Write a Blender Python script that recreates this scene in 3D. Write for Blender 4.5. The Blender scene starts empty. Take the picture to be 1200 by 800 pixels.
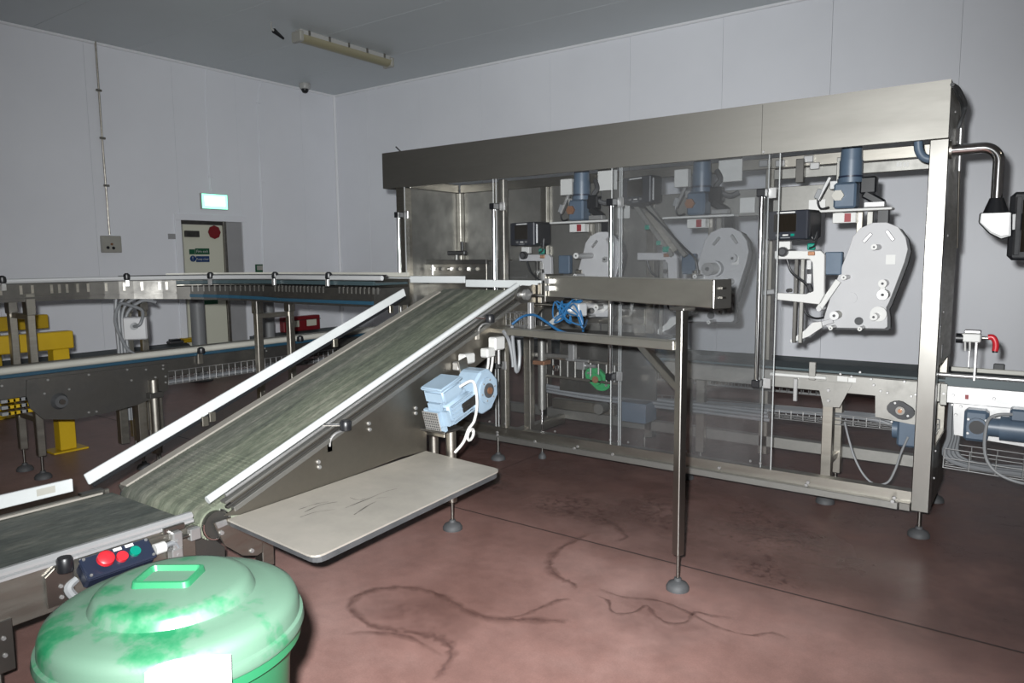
import bpy, bmesh, math, random
from mathutils import Vector as V, Matrix as M
random.seed(7)
S = bpy.context.scene
COL = S.collection
PI = math.pi
# ------------------------------------------------------------------ camera
FPX, PITCH, ROLL, YAW = 855.7, 0.11213, -0.00974, 0.62749
EYE = V((0, 0, 1.5))
FW = V((-math.sin(YAW)*math.cos(PITCH), math.cos(YAW)*math.cos(PITCH), -math.sin(PITCH)))
_r = V((math.cos(YAW), math.sin(YAW), 0)); _u = _r.cross(FW)
RT = _r*math.cos(ROLL) + _u*math.sin(ROLL); UP = -_r*math.sin(ROLL) + _u*math.cos(ROLL)
cd = bpy.data.cameras.new('camera'); cam = bpy.data.objects.new('camera', cd); COL.objects.link(cam)
cd.sensor_width = 36; cd.lens = FPX/1200*36; cd.clip_start = .02; cd.clip_end = 100
cam.matrix_world = M(((RT.x, UP.x, -FW.x, 0), (RT.y, UP.y, -FW.y, 0), (RT.z, UP.z, -FW.z, 1.5), (0, 0, 0, 1)))
S.camera = cam
# ------------------------------------------------------------------ world, flash, exposure
wd = bpy.data.worlds.new('world'); S.world = wd; wd.use_nodes = True
wd.node_tree.nodes['Background'].inputs[0].default_value = (.7, .8, 1, 1)
wd.node_tree.nodes['Background'].inputs[1].default_value = .02
fl = bpy.data.lights.new('camera_flash', 'SPOT'); fl.energy = 1960; fl.shadow_soft_size = .03
fl.spot_size = math.radians(106); fl.spot_blend = 1.0; fl.color = (.985, 1, 1)
flo = bpy.data.objects.new('camera_flash', fl); COL.objects.link(flo)
flo.matrix_world = cam.matrix_world.copy()
flo.location = EYE - RT*.065 + UP*.085 + FW*.01
LAMP_E = 3.6
S.view_settings.view_transform = 'Standard'; S.view_settings.look = 'None'
S.view_settings.gamma = 1; S.view_settings.use_curve_mapping = False
S.view_settings.exposure = 0.0

def _ray(x, y): return FW + RT*((x-600)/FPX) - UP*((y-400)/FPX)
def px(x, y, X): d = _ray(x, y); return EYE + d*(X/d.x)
def py(x, y, Y): d = _ray(x, y); return EYE + d*(Y/d.y)
def pz(x, y, Z): d = _ray(x, y); return EYE + d*((Z-1.5)/d.z)

# ------------------------------------------------------------------ materials
def new_mat(name):
    m = bpy.data.materials.new(name); m.use_nodes = True
    return m, m.node_tree, m.node_tree.nodes['Principled BSDF']
def noise_fac(nt, scale, detail=4, rough=.6, stretch=None):
    tc = nt.nodes.new('ShaderNodeTexCoord'); n = nt.nodes.new('ShaderNodeTexNoise')
    n.inputs['Scale'].default_value = scale; n.inputs['Detail'].default_value = detail; n.inputs['Roughness'].default_value = rough
    src = tc.outputs['Object']
    if stretch:
        mp = nt.nodes.new('ShaderNodeMapping'); mp.inputs['Scale'].default_value = stretch
        nt.links.new(src, mp.inputs[0]); src = mp.outputs[0]
    nt.links.new(src, n.inputs['Vector']); return n.outputs['Fac']
def ramp(nt, fac, stops):
    r = nt.nodes.new('ShaderNodeValToRGB'); nt.links.new(fac, r.inputs[0]); e = r.color_ramp.elements
    while len(e) < len(stops): e.new(.5)
    for i, (p, c) in enumerate(stops):
        e[i].position = p; e[i].color = (*c, 1) if len(c) == 3 else c
    return r.outputs[0]
def g(v): return (v, v, v)
PAINT = .58
def mat(name, col, rough=.5, metal=0, col2=None, scale=6, stretch=None, lo=.35, hi=.7, bump=0, bscale=80, spec=.5, emit=None, rvar=0, coat=0, k=None):
    m, nt, b = new_mat(name)
    k = (PAINT if metal == 0 and not emit else 1) if k is None else k
    col = tuple(c*k for c in col); col2 = tuple(c*k for c in col2) if col2 else None
    b.inputs['Base Color'].default_value = (*col, 1); b.inputs['Roughness'].default_value = rough
    b.inputs['Metallic'].default_value = metal; b.inputs['Specular IOR Level'].default_value = spec
    b.inputs['Coat Weight'].default_value = coat
    if col2:
        f = noise_fac(nt, scale, 5, .6, stretch)
        nt.links.new(ramp(nt, f, [(lo, col), (hi, col2)]), b.inputs['Base Color'])
        if rvar: nt.links.new(ramp(nt, f, [(lo, g(rough)), (hi, g(rough+rvar))]), b.inputs['Roughness'])
    if bump:
        f = noise_fac(nt, bscale, 3, .6, stretch); bp = nt.nodes.new('ShaderNodeBump'); bp.inputs['Strength'].default_value = bump
        bp.inputs['Distance'].default_value = .01
        nt.links.new(f, bp.inputs['Height']); nt.links.new(bp.outputs[0], b.inputs['Normal'])
    if emit:
        b.inputs['Emission Color'].default_value = (*emit[0], 1); b.inputs['Emission Strength'].default_value = emit[1]
    return m
def clear_mat(name, tint, haze, hazecol=(.5, .5, .5), gloss=.07):
    m, nt, b = new_mat(name); nt.nodes.remove(b)
    out = nt.nodes['Material Output']
    t = nt.nodes.new('ShaderNodeBsdfTransparent'); t.inputs[0].default_value = (*tint, 1)
    d = nt.nodes.new('ShaderNodeBsdfDiffuse'); d.inputs[0].default_value = (*hazecol, 1)
    gl = nt.nodes.new('ShaderNodeBsdfGlossy'); gl.inputs['Roughness'].default_value = .05
    m1 = nt.nodes.new('ShaderNodeMixShader'); m2 = nt.nodes.new('ShaderNodeMixShader')
    f = noise_fac(nt, 5, 5, .6, (1, 1, .5))
    nt.links.new(ramp(nt, f, [(.3, g(haze*.6)), (.75, g(haze*1.4))]), m1.inputs[0])
    nt.links.new(t.outputs[0], m1.inputs[1]); nt.links.new(d.outputs[0], m1.inputs[2])
    m2.inputs[0].default_value = gloss
    nt.links.new(m1.outputs[0], m2.inputs[1]); nt.links.new(gl.outputs[0], m2.inputs[2]); nt.links.new(m2.outputs[0], out.inputs[0])
    return m
def stain_mat(name, col, lo, hi, scale, amax=.8, rough=.4):
    m, nt, b = new_mat(name); out = nt.nodes['Material Output']
    b.inputs['Base Color'].default_value = (*col, 1); b.inputs['Roughness'].default_value = rough
    t = nt.nodes.new('ShaderNodeBsdfTransparent'); mx = nt.nodes.new('ShaderNodeMixShader')
    f = noise_fac(nt, scale, 6, .7)
    fr = ramp(nt, f, [(lo, g(0)), (hi, g(amax))])
    at = nt.nodes.new('ShaderNodeAttribute'); at.attribute_name = 'cover'
    ml = nt.nodes.new('ShaderNodeMath'); ml.operation = 'MULTIPLY'
    nt.links.new(fr, ml.inputs[0]); nt.links.new(at.outputs['Fac'], ml.inputs[1]); nt.links.new(ml.outputs[0], mx.inputs[0])
    nt.links.new(t.outputs[0], mx.inputs[1]); nt.links.new(b.outputs[0], mx.inputs[2]); nt.links.new(mx.outputs[0], out.inputs[0])
    return m

MT = {}
MT['steel'] = mat('brushed_steel', (.37, .352, .315), .36, 1, (.29, .275, .245), 5, (1, 1, 6), rvar=.1)
MT['steel_b'] = mat('bright_steel', (.27, .262, .245), .29, 1, (.22, .214, .20), 4, (1, 1, .3), rvar=.1)
MT['steel_d'] = mat('dull_dark_steel', (.12, .116, .108), .42, .9, (.08, .078, .075), 7, rvar=.12)
MT['steel_m'] = mat('mill_finish_steel', (.262, .258, .243), .42, .85, (.20, .197, .185), 9, rvar=.12)
MT['hood'] = mat('hood_steel', (.245, .238, .219), .49, 1, (.20, .194, .178), 2.2, (.6, 1, 3), rvar=.06)
MT['steel_w'] = mat('warm_scuffed_steel', (.25, .232, .20), .42, 1, (.19, .176, .152), 4, rvar=.1)
MT['box_s'] = mat('box_steel', (.44, .425, .385), .46, 1, (.36, .347, .312), 3, (.5, 1, 2))
MT['chrome'] = mat('chrome', (.85, .85, .86), .14, 1)
MT['alu'] = mat('aluminium', (.44, .44, .44), .38, .8, (.37, .37, .37), 8)
MT['plate'] = mat('dusty_steel_sheet', (.44, .41, .365), .5, .55, (.34, .32, .285), 3.5, rvar=.1)
MT['galv'] = mat('galvanised_wire', (.24, .24, .24), .4, .8)
MT['white'] = mat('white_plastic', (.80, .83, .84), .45, 0, (.70, .73, .73), 3)
MT['cream'] = mat('cream_plastic', (.62, .61, .55), .45, 0, (.52, .51, .46), 3)
MT['offwhite'] = mat('off_white_paint', (.74, .74, .72), .4)
MT['grey'] = mat('light_grey_paint', (.57, .57, .585), .45, 0, (.52, .52, .53), 3)
MT['midgrey'] = mat('mid_grey_plastic', (.30, .31, .32), .5)
MT['pipe'] = mat('grey_cable', (.24, .25, .265), .45)
MT['black'] = mat('black_plastic', (.012, .013, .016), .38)
MT['rubber'] = mat('dark_rubber', (.055, .058, .062), .7, 0, (.09, .09, .095), 12)
MT['screen'] = mat('dark_screen', (.02, .016, .012), .12)
MT['bezel'] = mat('terminal_bezel', (.018, .022, .034), .5)
MT['navy'] = mat('navy_plastic', (.02, .028, .055), .35)
MT['blue'] = mat('blue_motor_paint', (.105, .155, .22), .42, 0, (.085, .125, .18), 7)
MT['paleblue'] = mat('pale_blue_motor_paint', (.42, .56, .70), .4, 0, (.36, .48, .60), 6)
MT['strip'] = mat('blue_wear_strip', (.02, .075, .125), .4)
MT['tealbelt'] = mat('teal_belt', (.045, .075, .085), .5)
MT['bluetube'] = mat('blue_air_tube', (.015, .10, .24), .35)
MT['yellow'] = mat('yellow_paint', (.72, .47, .01), .42, 0, (.62, .40, .01), 5)
MT['red'] = mat('red_plastic', (.75, .03, .045), .35)
MT['redbox'] = mat('dark_red_box', (.30, .012, .02), .45)
MT['green'] = mat('green_button', (.0, .28, .20), .35)
MT['greenpaint'] = mat('green_bearing_paint', (.03, .30, .10), .5)
MT['copper'] = mat('brown_hub', (.28, .14, .08), .4, .6)
MT['skirt'] = mat('grey_kerb_paint', (.055, .065, .068), .6, 0, (.075, .083, .085), 4, k=1)
MT['ink'] = mat('black_ink', (.02, .02, .02), .6)
MT['paper'] = mat('white_paper', (.82, .82, .80), .6)
MT['labelpaper'] = mat('bin_label_paper', (.15, .152, .155), .6)
MT['railside'] = mat('edge_rail', (.42, .425, .43), .36, .6)
MT['rail'] = mat('polished_rail', (.66, .67, .68), .33, .55)
MT['signgreen'] = mat('sign_green', (.01, .13, .06), .5)
MT['discblue'] = mat('label_blue', (.02, .06, .16), .5)
MT['signblue'] = mat('sign_blue', (.01, .06, .22), .5)
MT['door'] = mat('cream_door', (.60, .60, .50), .5, k=1)
MT['exit'] = mat('lit_exit_face', (.1, .8, .5), .4, emit=((.25, 1, .62), 2.6))
MT['exitglow'] = mat('lit_exit_centre', (.8, 1, .9), .4, emit=((.75, 1, .9), 3.2))
MT['lampglow'] = mat('lit_lamp_diffuser', (1, .95, .8), .5, emit=((1, .90, .70), LAMP_E))
MT['diffuser'] = mat('yellowed_diffuser', (.50, .46, .30), .35)
MT['frost'] = clear_mat('guard_polycarbonate', (.955, .96, .965), .012, (.40, .40, .40), .03)
MT['frost2'] = clear_mat('scuffed_polycarbonate', (.93, .935, .94), .032, (.36, .36, .36), .03)
MT['edge'] = mat('polycarbonate_edge', (.55, .57, .57), .3)
def wall_material(name, c1, c2, rough):
    m, nt, b = new_mat(name)
    f = noise_fac(nt, .8, 4, .6); nt.links.new(ramp(nt, f, [(.35, c1), (.7, c2)]), b.inputs['Base Color'])
    b.inputs['Roughness'].default_value = rough; b.inputs['Specular IOR Level'].default_value = .4
    return m
MT['wall'] = wall_material('white_wall_panel', (.80, .815, .86), (.76, .775, .82), .38)
MT['ceil'] = wall_material('ceiling_panel', (.56, .60, .62), (.53, .57, .59), .4)
MT['joint'] = mat('sealant', (.62, .63, .66), .6, k=1)
MT['cove'] = mat('white_cove', (.82, .83, .86), .4, k=1)

def floor_material():
    m, nt, b = new_mat('red_resin_floor')
    f1 = noise_fac(nt, .9, 6, .62); f2 = noise_fac(nt, 7, 6, .7); f3 = noise_fac(nt, 160, 2, .5)
    c1 = ramp(nt, f1, [(.32, (.132, .070, .059)), (.5, (.186, .104, .090)), (.72, (.248, .156, .139))])
    c2 = ramp(nt, f2, [(.3, g(.80)), (.65, g(1.06))]); c3 = ramp(nt, f3, [(.3, g(.90)), (.7, g(1.08))])
    def mul(a, c):
        x = nt.nodes.new('ShaderNodeMix'); x.data_type = 'RGBA'; x.blend_type = 'MULTIPLY'; x.inputs[0].default_value = 1
        nt.links.new(a, x.inputs[6]); nt.links.new(c, x.inputs[7]); return x.outputs[2]
    nt.links.new(mul(mul(c1, c2), c3), b.inputs['Base Color'])
    nt.links.new(ramp(nt, f1, [(.3, g(.38)), (.7, g(.58))]), b.inputs['Roughness'])
    bp = nt.nodes.new('ShaderNodeBump'); bp.inputs['Strength'].default_value = .15; bp.inputs['Distance'].default_value = .002
    nt.links.new(f3, bp.inputs['Height']); nt.links.new(bp.outputs[0], b.inputs['Normal'])
    return m
MT['floor'] = floor_material()
MT['floorgap'] = mat('floor_joint', (.028, .02, .02), .6)
MT['kerbfloor'] = mat('red_resin_cove', (.16, .085, .075), .55)
MT['wet'] = stain_mat('water_mark', (.085, .042, .036), .25, .65, 12, .6, .3)
MT['damp'] = stain_mat('damp_patch', (.12, .062, .054), .30, .70, 5, .5, .38)
MT['darkfloor'] = stain_mat('dark_floor_zone', (.085, .046, .040), .15, .75, 2.2, .85, .36)  # blotchy darker tone for the floor around the machine
MT['dirt'] = stain_mat('dark_speckle', (.055, .022, .019), .50, .66, 24, .75, .4)
def belt_material(name, ca, cb, cc, stretch, band=False):
    m, nt, b = new_mat(name)
    f = noise_fac(nt, 9, 6, .7, stretch); f2 = noise_fac(nt, 55, 4, .7, (1, .35, .35))
    a = ramp(nt, f, [(.34, ca), (.5, cb), (.66, cc)]); c = ramp(nt, f2, [(.35, g(.7)), (.65, g(1.2))])
    x = nt.nodes.new('ShaderNodeMix'); x.data_type = 'RGBA'; x.blend_type = 'MULTIPLY'; x.inputs[0].default_value = 1
    nt.links.new(a, x.inputs[6]); nt.links.new(c, x.inputs[7]); nt.links.new(x.outputs[2], b.inputs['Base Color'])
    if band:
        tc = nt.nodes.new('ShaderNodeTexCoord'); sx = nt.nodes.new('ShaderNodeSeparateXYZ'); ad = nt.nodes.new('ShaderNodeMath'); ad.operation = 'MULTIPLY_ADD'
        nt.links.new(tc.outputs['Object'], sx.inputs[0]); nt.links.new(f, ad.inputs[0]); ad.inputs[1].default_value = .25; nt.links.new(sx.outputs['X'], ad.inputs[2])
        mr = nt.nodes.new('ShaderNodeMapRange'); mr.inputs[1].default_value = -3.14; mr.inputs[2].default_value = -2.98; nt.links.new(ad.outputs[0], mr.inputs[0])
        y_ = nt.nodes.new('ShaderNodeMix'); y_.data_type = 'RGBA'; y_.blend_type = 'MULTIPLY'; y_.inputs[0].default_value = 1
        nt.links.new(x.outputs[2], y_.inputs[6]); nt.links.new(ramp(nt, mr.outputs[0], [(0, (.78, .76, .80)), (1, (1.0, 1.02, .97))]), y_.inputs[7]); nt.links.new(y_.outputs[2], b.inputs['Base Color'])
    b.inputs['Roughness'].default_value = .6
    bp = nt.nodes.new('ShaderNodeBump'); bp.inputs['Strength'].default_value = .25; bp.inputs['Distance'].default_value = .003
    nt.links.new(f2, bp.inputs['Height']); nt.links.new(bp.outputs[0], b.inputs['Normal'])
    return m
MT['belt'] = belt_material('dusty_green_belt', (.075, .085, .068), (.115, .128, .098), (.20, .20, .165), (2.2, .16, .16), True)
MT['belt2'] = belt_material('dark_green_belt', (.040, .048, .044), (.062, .070, .062), (.115, .118, .10), (1.2, .3, .3))
def bin_material():
    m, nt, b = new_mat('dusty_green_plastic')
    f = noise_fac(nt, 5.5, 5, .62); f2 = noise_fac(nt, 40, 3, .6)
    a = ramp(nt, f, [(.34, (.007, .075, .032)), (.39, (.018, .088, .043)), (.46, (.050, .094, .066))])
    nt.links.new(a, b.inputs['Base Color'])
    nt.links.new(ramp(nt, f, [(.34, g(.36)), (.5, g(.55))]), b.inputs['Roughness'])
    return m
MT['bin'] = bin_material()
MT['bincap'] = mat('clean_green_plastic', (.010, .090, .038), .4, 0, (.014, .10, .045), 6, k=1)

# ------------------------------------------------------------------ mesh helpers
WM = {}
def par(o, parent, world=None):
    WM[o] = world or M.Identity(4)
    if parent:
        o.parent = parent; o.matrix_parent_inverse = WM[parent].inverted()
def obj(name, bm, m, parent=None, smooth=False):
    bmesh.ops.recalc_face_normals(bm, faces=bm.faces)
    me = bpy.data.meshes.new(name); bm.to_mesh(me); bm.free()
    me.materials.append(MT[m])
    if smooth:
        for p in me.polygons: p.use_smooth = True
        try: me.set_sharp_from_angle(angle=math.radians(38))
        except Exception: pass
    o = bpy.data.objects.new(name, me); COL.objects.link(o); par(o, parent); return o
def inst(name, me, loc, rot, parent):
    o = bpy.data.objects.new(name, me); COL.objects.link(o)
    w = M.LocRotScale(V(loc), rot, None)
    WM[o] = w; o.parent = parent
    o.matrix_parent_inverse = WM[parent].inverted(); o.matrix_basis = w
    return o
def thing(name, label, cat, loc=(0, 0, 0), group=None):
    o = bpy.data.objects.new(name, None); COL.objects.link(o); o.location = loc; o.empty_display_size = .1
    WM[o] = M.Translation(V(loc)); return tag(o, label, cat, group)
def tag(o, label, cat, group=None):
    o['label'] = label; o['category'] = cat
    if group: o['group'] = group
    return o
def struct(o): o['kind'] = 'structure'; return o
def basis(d, up=(0, 0, 1)):
    d = V(d).normalized(); up = V(up)
    if abs(d.dot(up)) > .98: up = V((0, 1, 0)) if abs(d.y) < .9 else V((1, 0, 0))
    s = d.cross(up).normalized(); return d, s, s.cross(d)
def hexa(bm, pts):
    v = [bm.verts.new(p) for p in pts]
    for f in ((0, 1, 2, 3), (4, 7, 6, 5), (0, 4, 5, 1), (1, 5, 6, 2), (2, 6, 7, 3), (3, 7, 4, 0)): bm.faces.new([v[i] for i in f])
def abox(bm, lo, hi):
    x0, y0, z0 = [min(a, b) for a, b in zip(lo, hi)]; x1, y1, z1 = [max(a, b) for a, b in zip(lo, hi)]
    hexa(bm, [(x0, y0, z0), (x1, y0, z0), (x1, y1, z0), (x0, y1, z0), (x0, y0, z1), (x1, y0, z1), (x1, y1, z1), (x0, y1, z1)])
def bev(bm, w, seg=2):
    bmesh.ops.remove_doubles(bm, verts=bm.verts, dist=1e-6)
    es = [e for e in bm.edges if len(e.link_faces) == 2 and e.calc_face_angle(0) > .6]
    bmesh.ops.bevel(bm, geom=es, offset=w, segments=seg, affect='EDGES', clamp_overlap=True)
def box(name, lo, hi, m, parent=None, b=.003):
    bm = bmesh.new(); abox(bm, lo, hi)
    if b: bev(bm, b, 1)
    return obj(name, bm, m, parent)
def obx(bm, c, d, s, u, l, w, h):
    c = V(c); d, s, u = V(d)*l/2, V(s)*w/2, V(u)*h/2
    hexa(bm, [c-d-s-u, c+d-s-u, c+d+s-u, c-d+s-u, c-d-s+u, c+d-s+u, c+d+s+u, c-d+s+u])
def obox(name, c, d, w, l, h, m, parent=None, up=(0, 0, 1), b=.003):
    d, s, u = basis(d, up); bm = bmesh.new(); obx(bm, c, d, s, u, l, w, h)
    if b: bev(bm, b, 1)
    return obj(name, bm, m, parent)
def bar(name, p0, p1, w, h, m, parent=None, up=(0, 0, 1), b=.003):
    p0, p1 = V(p0), V(p1); return obox(name, (p0+p1)/2, p1-p0, w, (p1-p0).length, h, m, parent, up, b)
def acyl(bm, p0, p1, r0, r1=None, n=20, cap=True):
    r1 = r0 if r1 is None else r1
    p0, p1 = V(p0), V(p1); d, s, u = basis(p1-p0)
    A = [bm.verts.new(p0 + (s*math.cos(2*PI*i/n)+u*math.sin(2*PI*i/n))*r0) for i in range(n)]
    B = [bm.verts.new(p1 + (s*math.cos(2*PI*i/n)+u*math.sin(2*PI*i/n))*r1) for i in range(n)]
    for i in range(n): bm.faces.new((A[i], A[(i+1) % n], B[(i+1) % n], B[i]))
    if cap: bm.faces.new(A[::-1]); bm.faces.new(B)
def cyl(name, p0, p1, r, m, parent=None, r1=None, n=20):
    bm = bmesh.new(); acyl(bm, p0, p1, r, r1, n); return obj(name, bm, m, parent, True)
def smooth_path(pts, k=6):
    pts = [V(p) for p in pts]; out = []
    for i in range(len(pts)-1):
        a, b, c, d = pts[max(i-1, 0)], pts[i], pts[i+1], pts[min(i+2, len(pts)-1)]
        for j in range(k):
            t = j/k; out.append(.5*((2*b)+(c-a)*t+(2*a-5*b+4*c-d)*t*t+(3*b-a-3*c+d)*t**3))
    return out+[pts[-1]]
def atube(bm, pts, r, n=8):
    pts = [V(p) for p in pts]; rings = []; ref = None
    for i, p in enumerate(pts):
        t = (pts[min(i+1, len(pts)-1)]-pts[max(i-1, 0)]).normalized()
        if ref is None: ref = t.orthogonal().normalized()
        ref = (ref-t*ref.dot(t)).normalized(); q = t.cross(ref)
        rings.append([bm.verts.new(p+(ref*math.cos(2*PI*k/n)+q*math.sin(2*PI*k/n))*r) for k in range(n)])
    for a, b in zip(rings, rings[1:]):
        for k in range(n): bm.faces.new((a[k], a[(k+1) % n], b[(k+1) % n], b[k]))
    bm.faces.new(rings[0][::-1]); bm.faces.new(rings[-1])
def tube(name, pts, r, m, parent=None, n=8, k=6):
    bm = bmesh.new(); atube(bm, smooth_path(pts, k) if k else pts, r, n); return obj(name, bm, m, parent, True)
def prism(name, pts, off, m, parent=None, b=.0):
    """closed outline of points, thickened by the vector off"""
    bm = bmesh.new(); off = V(off)
    A = [bm.verts.new(V(p)) for p in pts]; B = [bm.verts.new(V(p)+off) for p in pts]; n = len(A)
    bm.faces.new(A); bm.faces.new(B[::-1])
    for i in range(n): bm.faces.new((A[i], B[i], B[(i+1) % n], A[(i+1) % n]))
    if b: bev(bm, b, 1)
    return obj(name, bm, m, parent)
def alathe(bm, prof, c, n=48):
    rings = []
    for r, z in prof:
        rings.append([bm.verts.new((c[0]+r*math.cos(2*PI*i/n), c[1]+r*math.sin(2*PI*i/n), c[2]+z)) for i in range(n)] if r > 1e-5 else [bm.verts.new((c[0], c[1], c[2]+z))])
    for a, b in zip(rings, rings[1:]):
        for i in range(n):
            j = (i+1) % n
            if len(a) == 1: bm.faces.new((a[0], b[j], b[i]))
            elif len(b) == 1: bm.faces.new((a[i], a[j], b[0]))
            else: bm.faces.new((a[i], a[j], b[j], b[i]))
def lathe(name, prof, c, m, parent=None, n=48):
    bm = bmesh.new(); alathe(bm, prof, c, n); return obj(name, bm, m, parent, True)
def text(name, s, c, right, up, size, m, parent):
    cu = bpy.data.curves.new(name, 'FONT'); cu.body = s; cu.size = size; cu.extrude = .0006; cu.align_x = 'CENTER'; cu.align_y = 'CENTER'; cu.resolution_u = 2
    t = bpy.data.objects.new(name, cu); COL.objects.link(t)
    r, u = V(right).normalized(), V(up).normalized(); nn = r.cross(u); c = V(c)
    w = M(((r.x, u.x, nn.x, c.x), (r.y, u.y, nn.y, c.y), (r.z, u.z, nn.z, c.z), (0, 0, 0, 1)))
    dg = bpy.context.evaluated_depsgraph_get(); me = bpy.data.meshes.new_from_object(t.evaluated_get(dg))
    bpy.data.objects.remove(t); me.transform(w); me.materials.clear(); me.materials.append(MT[m])
    o = bpy.data.objects.new(name, me); COL.objects.link(o); par(o, parent); return o
def _boltmesh(r, h):
    bm = bmesh.new(); acyl(bm, (0, 0, 0), (0, 0, h), r, r*.8, 8)
    me = bpy.data.meshes.new('bolt'); bm.to_mesh(me); bm.free(); me.materials.append(MT['alu']); return me
BOLT = {s: _boltmesh(s, s*.7) for s in (.006, .008, .011, .015)}
def bolt(p, nrm, parent, s=.008):
    return inst('bolt', BOLT[s], V(p), V(nrm).to_track_quat('Z', 'Y'), parent)
def foot(p, parent, ztop, r=.05, rod=.009, m='rubber'):
    """levelling foot: pad on the floor under p with a threaded rod to ztop"""
    f = lathe('foot_pad', [(0, 0), (r, 0), (r, .014), (r*.82, .030), (r*.35, .042), (r*.3, .055), (0, .055)], (p[0], p[1], 0), m, parent, 20)
    cyl('foot_rod', (p[0], p[1], .05), (p[0], p[1], ztop), rod, 'steel_b', f, n=10)
    return f
# ================================================================== ROOM
XL, XR, YB, YF, ZC = -9.96, 6.0, 8.64, -14.5, 4.3
fl_o = struct(box('floor', (XL-.2, YF-.2, -.2), (XR+.2, YB+.2, 0), 'floor', b=0))
ce = struct(box('ceiling', (XL-.2, YF-.2, ZC+.02), (XR+.2, YB+.2, ZC+.2), 'joint', b=0))
y = 7.51
edges = [YB] + [7.51-1.17*k for k in range(0, 19)] + [YF]
for a, c in zip(edges, edges[1:]):
    if a-c > .05: box('ceiling_panel', (XL, c+.002, ZC), (XR, a-.002, ZC+.02), 'ceil', ce, .001)
wb = struct(box('wall_back', (XL-.2, YB+.02, 0), (XR+.2, YB+.2, ZC), 'joint', b=0))
xs = [XL] + [-4.38-1.2*k for k in range(4, 0, -1)] + [-4.38+1.2*k for k in range(0, 9)] + [XR]
for a, c in zip(xs, xs[1:]): box('wall_panel', (a+.0015, YB, .30), (c-.0015, YB+.02, ZC), 'wall', wb, .001)
wl = struct(box('wall_left', (XL-.25, YF, 0), (XL-.02, YB, ZC), 'joint', b=0))
DY0, DY1, DZ = 5.74, 6.73, 2.10      # door opening
ysl = [YB, 7.46, DY1]
def lp(y0, y1, z0, z1): box('wall_panel', (XL-.02, y0+.0012, z0), (XL, y1-.0012, z1), 'wall', wl, .001)
lp(7.93, YB, .30, ZC); lp(DY1, 7.93, .30, ZC); lp(DY0, DY1, DZ, ZC)
for k in range(0, 18):
    y1 = DY0-1.15*k; y0 = max(y1-1.15, YF)
    if y1 > YF+.1: lp(y0, y1, .30, ZC)
wr = struct(box('wall_right', (XR, YF, 0), (XR+.2, YB, ZC), 'wall', b=0))
wf = struct(box('wall_front', (XL, YF-.2, 0), (XR, YF, ZC), 'wall', b=0))
# grey kerbs along the two walls with a sloped top and a red resin cove
def kerb_section(t): return [(0, .34), (.10, .30), (.14, .26), (.14, .10), (0, .10)] if t == 'k' else [(0, .10), (.14, .10), (.17, .05), (.24, .0), (0, 0)]
k1 = struct(prism('baseboard_back', [(XL, YB-d, z+.02) for d, z in kerb_section('k')], (XR-XL, 0, 0), 'skirt'))
prism('resin_cove', [(XL, YB-d, z+.02 if z > .01 else 0.001) for d, z in kerb_section('c')], (XR-XL, 0, 0), 'kerbfloor', k1)
for i, (y0, y1) in enumerate(((YF, DY0-.02), (DY1+.02, YB))):
    k2 = struct(prism('baseboard_left' if i == 0 else 'baseboard_corner', [(XL+d, y0, z+.02) for d, z in kerb_section('k')], (0, y1-y0, 0), 'skirt'))
    prism('resin_cove', [(XL+d, y0, z+.02 if z > .01 else 0.001) for d, z in kerb_section('c')], (0, y1-y0, 0), 'kerbfloor', k2)
struct(cyl('trim_1', (XL+.015, YB-.015, .3), (XL+.015, YB-.015, ZC), .028, 'cove', n=12))
struct(cyl('trim_2', (XL, YB-.01, ZC-.01), (XR, YB-.01, ZC-.01), .022, 'cove', n=10))
struct(cyl('trim_3', (XL+.01, YF, ZC-.01), (XL+.01, YB, ZC-.01), .022, 'cove', n=10))
cl = [(d.x, d.y) for d in ()]
# floor joints
def ribbon(name, pts, w, m, parent, z=.0015, jitter=0, k=4):
    ps = smooth_path(pts, k) if k else [V(p) for p in pts]; bm = bmesh.new(); prev = None; vals = []
    for i, p in enumerate(ps):
        t = (ps[min(i+1, len(ps)-1)]-ps[max(i-1, 0)]); t.z = 0; t.normalize(); s = V((-t.y, t.x, 0))
        ww = w*(1+jitter*random.uniform(-1, 1))/2; e = 1 if not k else min(1, i/4, (len(ps)-1-i)/4)
        cur = [bm.verts.new((p.x+s.x*ww*f, p.y+s.y*ww*f, z)) for f in (1, .25, -1)]; vals += [0, e, 0]
        if prev:
            for q in (0, 1): bm.faces.new((prev[q], prev[q+1], cur[q+1], cur[q]))
        prev = cur
    o = obj(name, bm, m, parent); at = o.data.attributes.new('cover', 'FLOAT', 'POINT')
    for i, v in enumerate(vals): at.data[i].value = v
    return o
jy = pz(535, 596, 0).y
def straight(x0, y0, x1, y1, w, m='floorgap', z=.0015): ribbon('floor_joint', [(x0, y0, 0), (x1, y1, 0)], w, m, fl_o, z, 0, 0)
straight(-8, jy+.08, 3, jy-.06, .010)
q = pz(600, 545, 0); straight(q.x, q.y-.9, q.x-.02, q.y+3.4, .008)
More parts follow.
